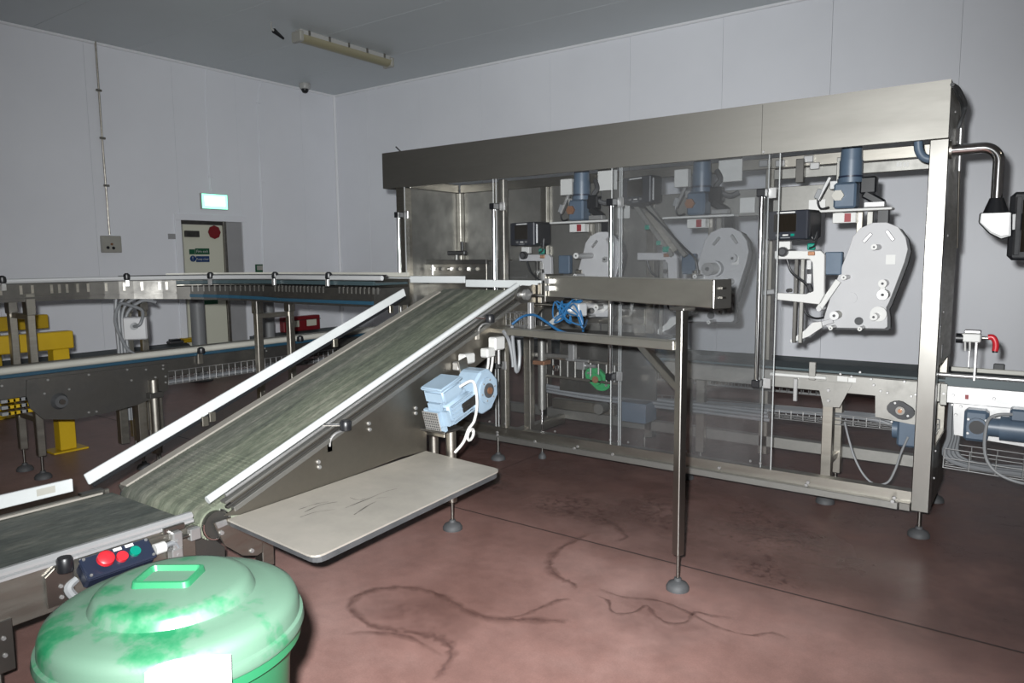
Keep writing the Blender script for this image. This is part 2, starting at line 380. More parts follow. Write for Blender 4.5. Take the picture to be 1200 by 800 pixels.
# water marks, scuffs and a darker zone that lie on the floor
def stain(pix, w, m='wet', jit=.5): ribbon('water_mark', [pz(x, y, 0) for x, y in pix], w, m, fl_o, .0025, jit)
stain([(508, 800), (520, 785), (530, 768), (528, 756), (515, 748), (490, 742), (460, 738), (436, 733), (420, 722), (411, 710), (422, 697), (445, 691), (480, 689), (510, 696), (535, 710), (560, 722), (590, 727), (620, 727), (655, 728), (668, 726)], 0.057)
stain([(578, 726), (610, 722), (635, 712), (655, 704), (670, 702)], 0.034)
stain([(690, 624), (680, 630), (660, 640), (648, 650), (643, 660), (648, 672), (660, 680), (672, 685), (673, 692)], 0.057)
stain([(697, 698), (712, 704), (716, 716), (728, 720), (745, 717), (758, 710), (768, 722), (785, 731), (805, 729), (815, 718), (835, 722), (860, 725)], 0.025)
stain([(680, 598), (705, 607), (720, 615), (728, 624), (734, 630), (715, 636)], 0.042)
stain([(700, 690), (730, 700), (770, 704), (800, 715), (840, 735), (880, 745), (905, 742), (930, 752)], 0.023)
stain([(400, 744), (440, 742), (480, 748), (520, 770)], 0.038)
stain([(820, 615), (850, 628), (880, 640), (900, 655), (915, 668)], 0.057, 'dirt')
def patch(pix, m):
    ps = [pz(x, y, 0)+V((0, 0, .002)) for x, y in pix]; c = sum(ps, V())/len(ps); bm = bmesh.new(); n = len(ps)
    vc = bm.verts.new(c); mid = [bm.verts.new(c.lerp(p, .5)) for p in ps]; out = [bm.verts.new(p) for p in ps]
    for i in range(n):
        j = (i+1) % n; bm.faces.new((vc, mid[i], mid[j])); bm.faces.new((mid[i], out[i], out[j], mid[j]))
    o = obj('floor_stain', bm, m, fl_o); at = o.data.attributes.new('cover', 'FLOAT', 'POINT')
    for i in range(1+2*n): at.data[i].value = 1 if i == 0 else .8 if i <= n else 0
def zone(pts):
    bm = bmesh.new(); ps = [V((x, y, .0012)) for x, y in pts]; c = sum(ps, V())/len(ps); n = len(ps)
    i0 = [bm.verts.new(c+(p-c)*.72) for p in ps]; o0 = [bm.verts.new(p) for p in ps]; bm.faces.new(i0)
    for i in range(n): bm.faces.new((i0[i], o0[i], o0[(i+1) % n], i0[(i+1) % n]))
    o = obj('dark_zone', bm, 'darkfloor', fl_o); at = o.data.attributes.new('cover', 'FLOAT', 'POINT')
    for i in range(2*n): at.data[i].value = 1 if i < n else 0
zone([(-4.6, 3.9), (-3.2, 3.35), (-2.0, 3.1), (-1.0, 3.0), (.2, 2.9), (2.0, 3.2), (2.8, 4.5), (2.4, 6.5), (.5, 7.6), (-2.5, 7.7), (-4.8, 6.6), (-5.2, 5.0)])  # floor colour made darker around and under the machine, fading at the rim
patch([(600, 590), (640, 575), (690, 580), (740, 600), (730, 625), (690, 612), (640, 605)], 'dirt')
patch([(420, 690), (470, 684), (520, 696), (560, 722), (560, 750), (520, 765), (470, 745), (425, 735), (405, 715)], 'damp')
patch([(700, 690), (760, 690), (830, 715), (850, 745), (790, 760), (720, 740)], 'damp')
patch([(720, 560), (800, 560), (880, 590), (860, 615), (780, 600)], 'damp')
patch([(560, 566), (595, 562), (605, 572), (575, 576)], 'dirt')
patch([(720, 585), (760, 575), (800, 590), (820, 620), (790, 632), (740, 610)], 'dirt')
patch([(830, 590), (870, 580), (930, 600), (1000, 640), (1010, 670), (940, 660), (880, 640), (840, 620)], 'dirt')
patch([(840, 640), (900, 655), (960, 690), (930, 700), (860, 670)], 'dirt')

# ------------------------------------------------------------------ door in the left wall
dr = bpy.data.objects.new('door_1', None); COL.objects.link(dr); dr.location = (XL, (DY0+DY1)/2, 0); WM[dr] = M.Translation(dr.location); struct(dr)
box('door_reveal', (XL-.019, DY0, 0), (XL-.012, DY1, DZ), 'grey', dr, 0)
lf = box('door_leaf', (XL-.012, DY0+.03, .02), (XL+.012, DY1-.34, DZ-.06), 'door', dr, .003)
box('door_jamb', (XL-.012, DY1-.335, 0), (XL+.03, DY1-.285, DZ), 'steel', dr)
box('door_head', (XL-.012, DY0+.0, DZ-.055), (XL+.02, DY1-.285, DZ-.005), 'steel_d', dr)
box('side_panel', (XL-.012, DY1-.28, 0), (XL+.004, DY1-.01, DZ-.01), 'grey', dr)
for y0, y1 in ((DY0-.09, DY0), (DY1, DY1+.09)): box('architrave', (XL, y0, 0), (XL+.022, y1, DZ-.0005), 'wall', dr)
box('architrave', (XL, DY0-.09, DZ), (XL+.022, DY1+.09, DZ+.09), 'wall', dr)
box('door_closer', (XL+.012, DY0+.04, 1.86), (XL+.06, DY0+.25, 1.95), 'steel_d', lf)
r0 = px(251, 272, XL+.02)
rd = bmesh.new(); acyl(rd, r0, r0+V((.012, 0, 0)), .10, n=8); obj('stop_disc', rd, 'redbox', lf)
XS = XL+.016
def wallrect(name, x0, y0, x1, y1, m, parent, t=.006, X=None):
    X = X or XS; a, c = px(x0, y1, X), px(x1, y0, X)
    return box(name, (X-.004, a.y, a.z), (X+t, c.y, c.z), m, parent, 0)
wallrect('exit_notice', 229, 291, 245, 298, 'signgreen', lf); wallrect('keep_clear_notice', 230, 300, 245, 307, 'signblue', lf)
wallrect('running_man_mark', 222, 292, 228, 298, 'signgreen', lf); 
c = px(226, 303, XS); bm = bmesh.new(); acyl(bm, c, c+V((.006, 0, 0)), .045, n=16); obj('mandatory_disc', bm, 'signblue', lf)
text('exit_lettering', 'Fire exit', px(237, 294.5, XS+.0075), (0, 1, 0), (0, 0, 1), .055, 'paper', lf)
text('keep_lettering', 'Keep clear', px(237.5, 303.5, XS+.0075), (0, 1, 0), (0, 0, 1), .045, 'paper', lf)
text('mandatory_mark', '!', px(226, 303, XS+.0085), (0, 1, 0), (0, 0, 1), .08, 'paper', lf)
wallrect('push_plate_notice', 236, 351, 255, 357, 'signgreen', lf)
# ------------------------------------------------------------------ small things on walls and ceiling
def wall_conduit(pix, r, m, label, X, clips=()):
    t = thing('conduit', label, 'conduit', tuple(px(*pix[-1], X)))
    tube('pipe', [px(x, y, X) for x, y in pix], r, m, t, 8, 3)
    for x, y in clips:
        p = px(x, y, X-.012); box('clip', p+V((.004, -.035, -.014)), p+V((.03, .035, .014)), m, t)
    return t
wall_conduit([(111.5, 46), (116, 108), (121, 180), (128.5, 275)], .013, 'steel', 'steel conduit with clips dropping from the ceiling to the socket box', XL+.025, [(115, 106), (119.5, 162), (124, 217.5)])
wall_conduit([(242, 76), (241.5, 115), (246, 205), (248, 226)], .011, 'wall', 'thin white conduit dropping to the lit green exit sign', XL+.015, [(246.5, 207)])
wall_conduit([(309, 90), (302, 120), (306, 212), (309, 322)], .012, 'wall', 'thin white conduit with a kink beside the room corner', XL+.015, [(302, 120), (307, 213)])
a = px(118, 296, XL); c = px(139, 276.5, XL)
sk = thing('socket_box', 'beige switched socket box at the foot of the steel conduit', 'socket', (XL, (a.y+c.y)/2, a.z))
box('back_box', (XL, a.y, a.z), (XL+.07, c.y, c.z), 'cream', sk, .008)
for x, y, r in ((131, 286, .016), (126.5, 290, .02), (133, 290.5, .02)):
    p = px(x, y, XL+.07); cyl('socket_hole', p-V((.005, 0, 0)), p+V((.006, 0, 0)), r, 'black' if y > 287 else 'copper', sk, n=10)
tag(wallrect('wall_plate', 197, 274, 206, 280, 'grey', None, .012, XL), 'small grey plate on the wall left of the door', 'plate')
nt_ = tag(wallrect('wall_notice', 299.5, 309.5, 309, 319.5, 'signgreen', None, .006, XL+.004), 'small green and white notice on the wall right of the door', 'notice')
wallrect('notice_print', 301, 311, 308, 316.5, 'cream', nt_, .009, XL+.004)
# exit sign
a = px(237, 244.5, XL+.06); c = px(267, 228, XL+.06)
ex = thing('exit_sign', 'glowing green emergency exit sign above the door', 'exit sign', (XL, (a.y+c.y)/2, a.z))
box('sign_case', (XL, a.y, a.z), (XL+.05, c.y, c.z), 'offwhite', ex, .006)
box('lit_face', (XL+.05, a.y+.01, a.z+.01), (XL+.056, c.y-.01, c.z-.01), 'exit', ex, .002)
box('lit_pictogram', (XL+.056, a.y+.05, a.z+.05), (XL+.059, c.y-.05, c.z-.04), 'exitglow', ex, .002)
# dome camera at the ceiling
p = pz(357, 98, ZC)
dc = thing('dome_camera', 'small white dome camera under the ceiling by the room corner', 'camera', (p.x, p.y, ZC-.12))
lathe('camera_base', [(0, 0), (.085, 0), (.09, -.05), (.075, -.085), (0, -.085)], (p.x, p.y, ZC), 'offwhite', dc, 24)
lathe('camera_dome', [(.058, -.08), (.055, -.11), (.035, -.14), (0, -.15)], (p.x, p.y, ZC), 'black', dc, 20)
# ceiling lamps: one switched off in view, lit ones further back in the hall
def ceiling_lamp(c, L, lit, label, group=None):
    t = thing('ceiling_lamp', label, 'ceiling lamp', (c[0], c[1], ZC-.14), group)
    x, y0 = c; h = L/2
    box('housing', (x-.055, y0-h, ZC-.07), (x+.055, y0+h, ZC), 'offwhite', t, .01)
    bm = bmesh.new(); n = 10
    prof = [(x+.085*math.cos(PI+PI*i/n), ZC-.07+.085*math.sin(PI+PI*i/n)*.95) for i in range(n+1)]
    A = [bm.verts.new((u, y0-h, w)) for u, w in prof]; B = [bm.verts.new((u, y0+h, w)) for u, w in prof]
    bm.faces.new(A); bm.faces.new(B[::-1]); bm.faces.new((A[0], A[-1], B[-1], B[0]))
    for i in range(n): bm.faces.new((A[i], B[i], B[i+1], A[i+1]))
    obj('diffuser', bm, 'lampglow' if lit else 'diffuser', t, True)
    for s in (-1, 1): box('end_cap', (x-.09, y0+s*h-.03, ZC-.155), (x+.09, y0+s*h+.03, ZC-.03), 'cream', t, .012)
    if not lit:
        for k in range(5):
            yy = y0-h+.13+k*(L-.26)/4; box('clip', (x+.052, yy-.012, ZC-.095), (x+.068, yy+.012, ZC-.005), 'steel', t, 0)
    return t
a, c = pz(345, 42, ZC-.07), pz(459, 71, ZC-.07)
ceiling_lamp(((a.x+c.x)/2, (a.y+c.y)/2), (c-a).length, False, 'unlit ceiling lamp with a yellowed diffuser near the room corner')
for x, y0 in ((-3.3, -12.4), (-2.5, -9.4), (2.8, -9.5), (-7, -7), (-1.6, -4.2), (3.6, -3.0), (3.2, 3.6)):
    ceiling_lamp((x, y0), 1.6, True, 'lit ceiling lamp with a glowing warm diffuser, further back in the hall', 'lit lamps on the ceiling')
p = pz(318, 26, ZC)
cp = thing('ceiling_cable', 'short white cable with a black connector hanging from the ceiling by the lamp', 'cable', tuple(p-V((0, 0, .25))))
e1, e2 = pz(321, 36, ZC-.12), pz(332, 45, ZC-.16)
tube('white_cable', [p, (p+e1)/2+V((.0, -.02, -.02)), e1], .012, 'offwhite', cp, 8); cyl('connector', e1, e2, .03, 'black', cp, r1=.015, n=12)
# things on the kerb under the left wall
def kerb_item(name, label, cat, x0, x1, y0, y1, m, dep=.12):
    X = XL+.06; a, c = px(x0, y1, X), px(x1, y0, X)
    t = thing(name, label, cat, (X, (a.y+c.y)/2, .36)); h = c.z-a.z
    box('body', (XL+.005, a.y, .36), (XL+.005+dep, c.y, .36+h), m, t, .012); return t, a, c, h
t, a, c, h = kerb_item('storage_case', 'dark red case with two cream stickers standing on the kerb', 'case', 330, 372, 364, 385, 'redbox')
box('lid_seam', (XL+.10, a.y-.004, .36+h*.72), (XL+.131, c.y+.004, .36+h*.76), 'ink', t, 0)
for f in (.27, .75):
    yy = a.y+(c.y-a.y)*f; box('sticker', (XL+.12, yy-.10, .36+h*.3), (XL+.128, yy+.10, .36+h*.72), 'door', t, 0)
t, a, c, h = kerb_item('black_pouch', 'flat black pouch lying on the kerb by the door', 'pouch', 197, 213, 399, 404, 'rubber'); box('flap', (XL+.01, a.y+.03, .36+h), (XL+.12, c.y-.04, .36+h+.025), 'black', t, .008)
t, a, c, h = kerb_item('yellow_box', 'small yellow box lying on the kerb by the door', 'box', 214, 228, 400, 405, 'yellow'); box('lid', (XL, a.y-.01, .36+h), (XL+.13, c.y+.01, .36+h+.02), 'yellow', t, .005)
# grey floor-standing pipes behind the raised conveyor
for (x, yb), lab in (((234, 410), 'thick grey vertical pipe in front of the cream door'), ((316, 402), 'thick grey vertical pipe beside the dark red case')):
    p = px(x, yb, -8.6); t = thing('standing_pipe', lab, 'pipe', (p.x, p.y, 0))
    cyl('shaft', (p.x, p.y, .02), (p.x, p.y, 1.16), .085 if x < 300 else .08, 'midgrey', t, n=24)
    lathe('base_flange', [(0, 0), (.14, 0), (.14, .02), (.09, .03), (0, .03)], (p.x, p.y, 0), 'midgrey', t, 24)
    lathe('top_cap', [(.088, 1.14), (.09, 1.17), (.06, 1.19), (0, 1.195)], (p.x, p.y, 0), 'rubber', t, 20)
# yellow guard barriers
def barrier(X, yend, ylen, ztop, post, label, L2):
    t = thing('guard_barrier', label, 'barrier', (X, yend, 0), 'yellow guard barriers by the left wall')
    box('top_rail', (X-.05, yend-ylen, ztop-.14), (X+.05, yend, ztop), 'yellow', t, .008)
    for yp in post:
        box('post', (X-.055, yp-.06, .012), (X+.055, yp+.06, ztop-.14), 'yellow', t, .006)
        box('base_plate', (X-.1, yp-.13, 0), (X+.1, yp+.13, .014), 'yellow', t, .002)
    if L2: box('lower_rail', (X-.04, yend-ylen, .40), (X+.04, yend-.12, .50), 'yellow', t, .008)
barrier(-6.33, 2.66, 2.4, .965, (2.56, .9), 'yellow painted steel barrier with a post on a base plate under the conveyor', True)
p = px(54, 368, -8.2); barrier(-8.2, p.y, 3, p.z, (p.y-.5, p.y-2.4), 'yellow painted barrier rail further back beside the left wall', False)
# ================================================================== RAISED CURVED CONVEYOR (left, near eye level)
def arc_path(step=.06):
    P = [(-5.6, .0), (-5.6, 2.4)]; n = 16
    P = [(-5.6, .15*i) for i in range(0, 17)]
    for i in range(1, n+1): a = PI-PI/2*i/n; P.append((-4.6+math.cos(a), 2.4+math.sin(a)))
    P += [(-4.6+.1*i, 3.4) for i in range(1, 12)]
    return P
UPATH = arc_path()
def _frames(P):
    out = []; L = 0
    for i, p in enumerate(P):
        a, b = P[max(i-1, 0)], P[min(i+1, len(P)-1)]; t = V((b[0]-a[0], b[1]-a[1])).normalized()
        if i: L += math.hypot(p[0]-P[i-1][0], p[1]-P[i-1][1])
        out.append((V((p[0], p[1])), t, V((-t.y, t.x)), L))
    return out
UF = _frames(UPATH); ULEN = UF[-1][3]
def sweep(name, o0, o1, z0, z1, m, parent, s0=0, s1=99, zf=None, both=False):
    bm = bmesh.new(); prev = None
    for p, t, n, L in UF:
        if L < s0-1e-6 or L > s1+1e-6: continue
        dz = zf(L) if zf else 0
        cur = [bm.verts.new((p.x+n.x*o, p.y+n.y*o, z)) for o, z in ((o0, z0+dz), (o1, z0+dz), (o1, z1+dz*both), (o0, z1+dz*both))]
        if prev:
            for k in range(4): bm.faces.new((prev[k], prev[(k+1) % 4], cur[(k+1) % 4], cur[k]))
        else: bm.faces.new(cur[::-1])
        prev = cur
    bm.faces.new(prev); return obj(name, bm, m, parent)
def upt(L, o, z):
    for a, b in zip(UF, UF[1:]):
        if a[3] <= L <= b[3]:
            f = (L-a[3])/(b[3]-a[3]+1e-9); p = a[0].lerp(b[0], f); n = a[2].lerp(b[2], f).normalized(); t = a[1].lerp(b[1], f).normalized()
            return V((p.x+n.x*o, p.y+n.y*o, z)), V((n.x, n.y, 0)), V((t.x, t.y, 0))
def usweep_tube(name, o, z, r, m, parent, s0, s1):
    n = int((s1-s0)/.08)+2; return tube(name, [upt(s0+(s1-s0)*i/(n-1), o, z)[0] for i in range(n)], r, m, parent, 8, 0)
uc = thing('raised_conveyor', 'raised steel conveyor curving along the left wall to the head of the incline', 'conveyor', (-5.2, 3.0, 0))
zf = lambda L: -.055*max(0, min(1, (L-2.4)/1.6))
A0, A1, LE = 2.4, 2.4+PI/2, ULEN-.001
sweep('frame', 0, .34, 1.245, 1.315, 'steel_d', uc, 0, LE, zf)
sweep('side_plate', -.006, .004, 1.275, 1.365, 'steel_d', uc, 0, A0+.75); sweep('lower_flange', -.022, .0, 1.262, 1.275, 'steel_d', uc, 0, A0+.75)
sweep('side_plate', .336, .346, 1.26, 1.372, 'steel', uc, 0, LE)
sweep('belt', .015, .325, 1.335, 1.350, 'tealbelt', uc, 0, LE)
sweep('wear_strip', -.02, .0, 1.262, 1.285, 'strip', uc, A0+.75, LE, zf, True)
sweep('belt_edge', -.004, .016, 1.335, 1.362, 'tealbelt', uc, A0+.2, LE)
usweep_tube('guard_rail', -.015, 1.385, .017, 'rail', uc, 0, LE); usweep_tube('guard_rod', .03, 1.400, .007, 'chrome', uc, A0+.3, LE)
sweep('guard_strip', .325, .345, 1.385, 1.415, 'cream', uc, A0+.5, LE)
bm = bmesh.new(); L = A0+.76
while L < LE-.03:
    c, n, t = upt(L, .004, 1.300); 
    if int(L*10) % 7 != 3: obx(bm, c, t, n, V((0, 0, 1)), .009, .012, .045)
    L += .042
o = obj('roller_fins', bm, 'steel_m', uc); o['kind'] = 'stuff'
bm = bmesh.new(); L = .1
while L < A0+.72:
    c, n, t = upt(L, -.007, 1.325); obx(bm, c, t, n, V((0, 0, 1)), .016, .004, .06); L += random.choice((.05, .07, .12))
o = obj('side_slots', bm, 'steel', uc); o['kind'] = 'stuff'
for L in (1.95, A0+.35, A0+.95, A0+1.55, A0+2.15):
    c, n, t = upt(L, -.02, 1.385)
    k = lathe('clamp_knob', [(0, 0), (.022, 0), (.026, .012), (.022, .04), (.01, .05), (0, .05)], c+V((0, 0, -.01)), 'black', uc, 14)
    obox('clamp_bracket', c-n*.012+V((0, 0, -.035)), t, .02, .03, .05, 'alu', k)
# outer guard strip bracket and legs
def leg_pair(p_in, p_out, ztop, parent, cross=(.86,)):
    for p in (p_in, p_out):
        l = box('leg', (p[0]-.025, p[1]-.025, .16), (p[0]+.025, p[1]+.025, ztop), 'steel', parent, .004)
        foot(p, l, .2, .055)
        box('bracket_plate', (p[0]-.035, p[1]-.03, ztop-.10), (p[0]+.035, p[1]+.03, ztop+.05), 'steel_b', l, .004)
    for z in cross: bar('cross_bar', (p_in[0], p_in[1], z), (p_out[0], p_out[1], z), .03, .04, 'steel', parent)
leg_pair((-5.62, 2.11), (-5.95, 2.12), 1.25, uc, (1.14, .42))
leg_pair((-4.93, 3.43), (-4.93, 3.73), 1.20, uc, (1.08,))
c1, c2 = V((-5.64, 2.78, 0)), V((-5.78, 2.97, 0))
leg_pair((c1.x, c1.y), (c2.x, c2.y), 1.22, uc, (1.05,))
# junction box and grey cables on the curve's leg
jb = thing('junction_box', 'grey junction box with looping cables on the curved conveyor leg', 'junction box', (c1.x+.05, c1.y-.05, .9))
d = V((.8, -.6, 0)).normalized(); sd = V((.6, .8, 0))
jc = V((c1.x, c1.y, 1.01))+d*.075+sd*.07
bx = obox('box_body', jc, sd, .10, .16, .17, 'grey', jb, b=.008); obox('box_lid', jc+d*.055, sd, .012, .15, .16, 'grey', bx, b=.004)
cyl('cable_gland', jc+d*.06+V((0, 0, .02)), jc+d*.095+V((0, 0, .02)), .026, 'midgrey', bx)
for k in range(4):
    o1 = sd*(-.07+.022*k)+d*(.028+.004*k)
    base = V((c1.x, c1.y, 0))+o1
    tube('cable', [base+V((0, 0, .30)), base+V((0, 0, .8)), base+V((0, 0, 1.18-.03*k)), base+sd*(.05+.02*k)+V((0, 0, 1.27-.02*k)), base+sd*.22+V((0, 0, 1.26-.02*k))], .013, 'pipe', jb)
tube('cable_loop', [jc+d*.09+V((0, 0, .02)), jc+d*.12+sd*.05+V((0, 0, .04)), jc+d*.06+sd*.06+V((0, 0, .13)), jc+d*.03-sd*.02+V((0, 0, .17)), jc-sd*.10+V((0, 0, .18)), jc-sd*.14+V((0, 0, .05)), jc-sd*.08+V((0, 0, -.14)), jc-sd*.02+V((0, 0, -.2))], .012, 'pipe', jb)

# ================================================================== LOWER CONVEYOR (left)
lc = thing('low_conveyor', 'low dark-sided conveyor with a cream guard rail under the raised conveyor', 'conveyor', (-5.4, 2.6, 0))
LX = -5.2; y0, y1 = .2, 6.2
box('side_rail', (LX-.012, y0, .66), (LX, y1, .792), 'steel_d', lc); box('side_rail', (LX-.36, y0, .66), (LX-.348, y1, .80), 'steel_d', lc)
box('belt', (LX-.345, y0, .772), (LX-.015, y1, .787), 'tealbelt', lc, 0)
box('wear_strip', (LX-.02, y0, .792), (LX+.006, y1, .815), 'strip', lc, .002)
cyl('guard_rail', (LX, y0, .838), (LX, y1, .838), .024, 'cream', lc, n=14); cyl('guard_rail', (LX-.36, y0, .815), (LX-.36, y1, .815), .014, 'steel', lc, n=12)
pl = [(LX+.004, px(x, y, LX).y, px(x, y, LX).z) for x, y in ((30, 462), (34, 478), (50, 491), (85, 491), (130, 482), (160, 474), (188, 462), (196, 455), (196, 425), (30, 445))]
dp = prism('drive_plate', pl, (.012, 0, 0), 'steel_d', lc)
p = px(70, 470, LX+.02); cyl('shaft_bearing', p-V((.006, 0, 0)), p+V((.03, 0, 0)), .055, 'rubber', dp, r1=.04); cyl('shaft_end', p, p+V((.045, 0, 0)), .018, 'steel_b', dp)
for x, y in ((2, 452), (56, 445), (52, 461), (81, 456), (104, 439), (149, 433), (154, 445.5), (104, 483), (113, 482), (171, 433), (182, 442), (191, 428), (191, 432), (194, 441), (194, 448), (310, 408), (312, 411)): bolt(px(x, y, LX+.017), (1, 0, 0), lc, .008)
def mesh_tray(name, c0, c1, w, h, parent, n, m='galv', r=.0035, wires=4):
    """open wire cable tray from c0 to c1: long wires and U-shaped hoops"""
    c0, c1 = V(c0), V(c1); d, s, u = basis(c1-c0); bm = bmesh.new()
    for k in range(wires):
        o = s*(w*(k/(wires-1)-.5)); atube(bm, [c0+o, c1+o], r, 5)
    for sg in (-1, 1):
        for hh in (.5, 1): atube(bm, [c0+s*sg*w/2+u*h*hh, c1+s*sg*w/2+u*h*hh], r, 5)
    for k in range(n):
        p = c0.lerp(c1, k/(n-1)); atube(bm, [p-s*w/2+u*h, p-s*w/2, p+s*w/2, p+s*w/2+u*h], r, 5)
    o = obj(name, bm, m, parent); o['kind'] = 'stuff'; return o
mesh_tray('cable_tray', (LX-.06, 2.72, .60), (LX-.06, 6.0, .60), .12, .10, lc, 60)
for k in range(3): tube('cable', [(LX-.09+.03*k, 2.72, .612), (LX-.08+.03*k, 4, .616), (LX-.09+.03*k, 6.0, .612)], .010, 'pipe', lc)
for k, (ya, z0) in enumerate(((.4, .50), (.4, .56))): pass
for zz in (.555, .595, .635):
    for k in range(5):
        p = px(2+7*k, 470, LX); box('marked_cable_clip', (LX-.05, p.y, zz), (LX-.01, p.y+.05, zz+.022), 'yellow' if k % 3 else 'midgrey', lc, .003)
for (x, w, m) in ((167, .03, 'steel'), (186, .03, 'steel')):
    p = px(x, 500, LX-.05); l = box('leg', (LX-.09, p.y-w, .15), (LX-.03, p.y+w, .66), m, lc); foot((LX-.06, p.y), l, .2)
    box('leg', (LX-.37, p.y-w, .15), (LX-.31, p.y+w, .66), m, lc)
p = px(177, 450, LX-.0); cyl('support_tube', (LX+.03, p.y, .12), (LX+.03, p.y, .66), .035, 'steel', lc); box('tube_clamp', (LX-.02, p.y-.05, .53), (LX+.075, p.y+.05, .57), 'steel_d', lc)
foot((LX+.03, p.y), lc, .2)
p = px(234, 411, LX+.02); kn = lathe('clamp_knob', [(0, 0), (.026, 0), (.03, .012), (.026, .04), (.012, .05), (0, .05)], p-V((-.02, 0, .02)), 'black', lc, 14); box('clamp_bracket', p+V((-.01, -.02, -.10)), p+V((.01, .02, -.02)), 'steel', kn)
p = px(350, 397, LX+.02); lathe('clamp_knob', [(0, 0), (.026, 0), (.03, .012), (.026, .04), (.012, .05), (0, .05)], p-V((-.02, 0, .02)), 'black', lc, 14)

# ================================================================== INFEED CONVEYOR (bottom left)
RX, RL = -2.75, -3.45
ic = thing('infeed_conveyor', 'low infeed conveyor with a dark dusty belt feeding the incline', 'conveyor', (-3.1, .9, 0))
y0, y1 = -1.2, 1.50
box('belt', (RL+.03, y0, .435), (RX-.02, y1+.06, .45), 'belt2', ic, 0)
box('bed', (RL+.05, y0, .34), (RX-.04, y1, .43), 'steel_d', ic, 0)
box('side_plate', (RX-.012, y0, .285), (RX+.004, y1+.03, .455), 'steel', ic); box('side_plate', (RL-.004, y0, .285), (RL+.012, y1+.06, .465), 'steel', ic)
bm = bmesh.new()
prof = [(-.022, .462), (-.022, .478), (-.012, .492), (.008, .494), (.018, .484), (.018, .474), (.010, .470), (.022, .466), (.022, .456), (-.0, .452)]
A = [bm.verts.new((RX+u, y0, w)) for u, w in prof]; B = [bm.verts.new((RX+u, y1+.055, w)) for u, w in prof]
bm.faces.new(A); bm.faces.new(B[::-1])
for i in range(len(A)): bm.faces.new((A[i], B[i], B[(i+1) % len(A)], A[(i+1) % len(A)]))
obj('edge_profile', bm, 'railside', ic)
gb = box('guard_board', (RL-.012, y0, .49), (RL+.004, 1.41, .548), 'white', ic, .003)
box('board_sticker', (RL+.004, px(42, 572, RL).y, .507), (RL+.0055, px(64, 570, RL).y, .537), 'cream', gb, 0)
box('belt_edge_strip', (RL+.004, y0, .452), (RL+.035, y1+.02, .462), 'plate', ic, .002)
box('end_lug', (RL-.01, 1.43, .45), (RL+.03, 1.53, .475), 'steel_b', ic)
box('leg', (RX-.06, .82, .14), (RX+.012, .90, .32), 'steel_b', ic); foot((RX-.02, .86), ic, .2, .05)
for z in (.20, .26): bolt((RX+.012, .87, z), (1, 0, 0), ic, .008)
box('leg', (RL-.0, .80, .0), (RL+.07, .88, .32), 'steel', ic)
box('end_bracket', (RX+.004, 1.33, .30), (RX+.016, y1+.06, .44), 'steel', ic)
# clamp with black knob
p = px(76, 676, RX+.02); cb = prism('clamp_bracket', [(RX+.012, p.y-.06, .31), (RX+.012, p.y+.03, .31), (RX+.012, p.y+.03, .43), (RX+.012, p.y-.02, .45), (RX+.012, p.y-.06, .42)], (.008, 0, 0), 'steel_b', ic)
for z in (.335, .375): bolt((RX+.02, p.y-.015, z), (1, 0, 0), cb, .008)
p = px(76, 661, RX+.05); k = lathe('clamp_knob', [(0, 0), (.024, 0), (.026, .006), (.026, .045), (.022, .052), (0, .052)], p-V((0, 0, .026)), 'black', ic, 20)
cyl('clamp_stud', p-V((.07, 0, 0)), p+V((0, 0, .0)), .007, 'steel_b', k, n=8)
# control box
c = px(139, 655, RX+.06)
eb = thing('control_box', 'navy push-button box with a red mushroom button on the infeed conveyor', 'control box', (c.x, c.y, .34))
up_ = V((-.75, 0, .66)).normalized(); nr = V((.66, 0, .75)).normalized(); dY = V((0, 1, 0))
pb = obox('box_body', c-nr*.03, dY, .06, .245, .085, 'navy', eb, up=up_, b=.008)
pf = obox('box_cover', c+nr*.006, dY, .016, .25, .09, 'navy', eb, up=up_, b=.006)
def on_cover(x, yy): return px(x, yy, RX+.06)
fc = c+nr*.014
mb = bmesh.new(); q = fc-dY*.055; acyl(mb, q, q+nr*.018, .016, .016, 20); acyl(mb, q+nr*.018, q+nr*.032, .030, .028, 24); acyl(mb, q+nr*.032, q+nr*.038, .028, .018, 24); obj('mushroom_button', mb, 'red', pf, True)
q = fc+dY*.005-up_*.005; cyl('stop_button', q, q+nr*.014, .020, 'red', pf, n=24)
q = fc+dY*.055; cyl('start_button', q, q+nr*.012, .019, 'green', pf, n=24)
for yy in (.005, .048): obox('legend_plate', fc+dY*yy+up_*.033, dY, .003, .03, .012, 'paper', pf, up=up_, b=0)
for sy in (-.112, .112):
    for su in (-.034, .034): bolt(fc+dY*sy+up_*su, nr, pf, .006)
q = c+dY*.14-nr*.02; cyl('cable_gland', q, q+dY*.04, .022, 'offwhite', eb); tube('cable', [q+dY*.04, q+dY*.08, q+dY*.10-V((0, 0, .05)), q+dY*.10-V((0, 0, .14))], .010, 'pipe', eb)
q = c-dY*.13-nr*.06; tube('conduit_elbow', [q+up_*.01, q-dY*.03-V((0, 0, .02)), q-V((-.01, -.01, .09))], .016, 'midgrey', eb)
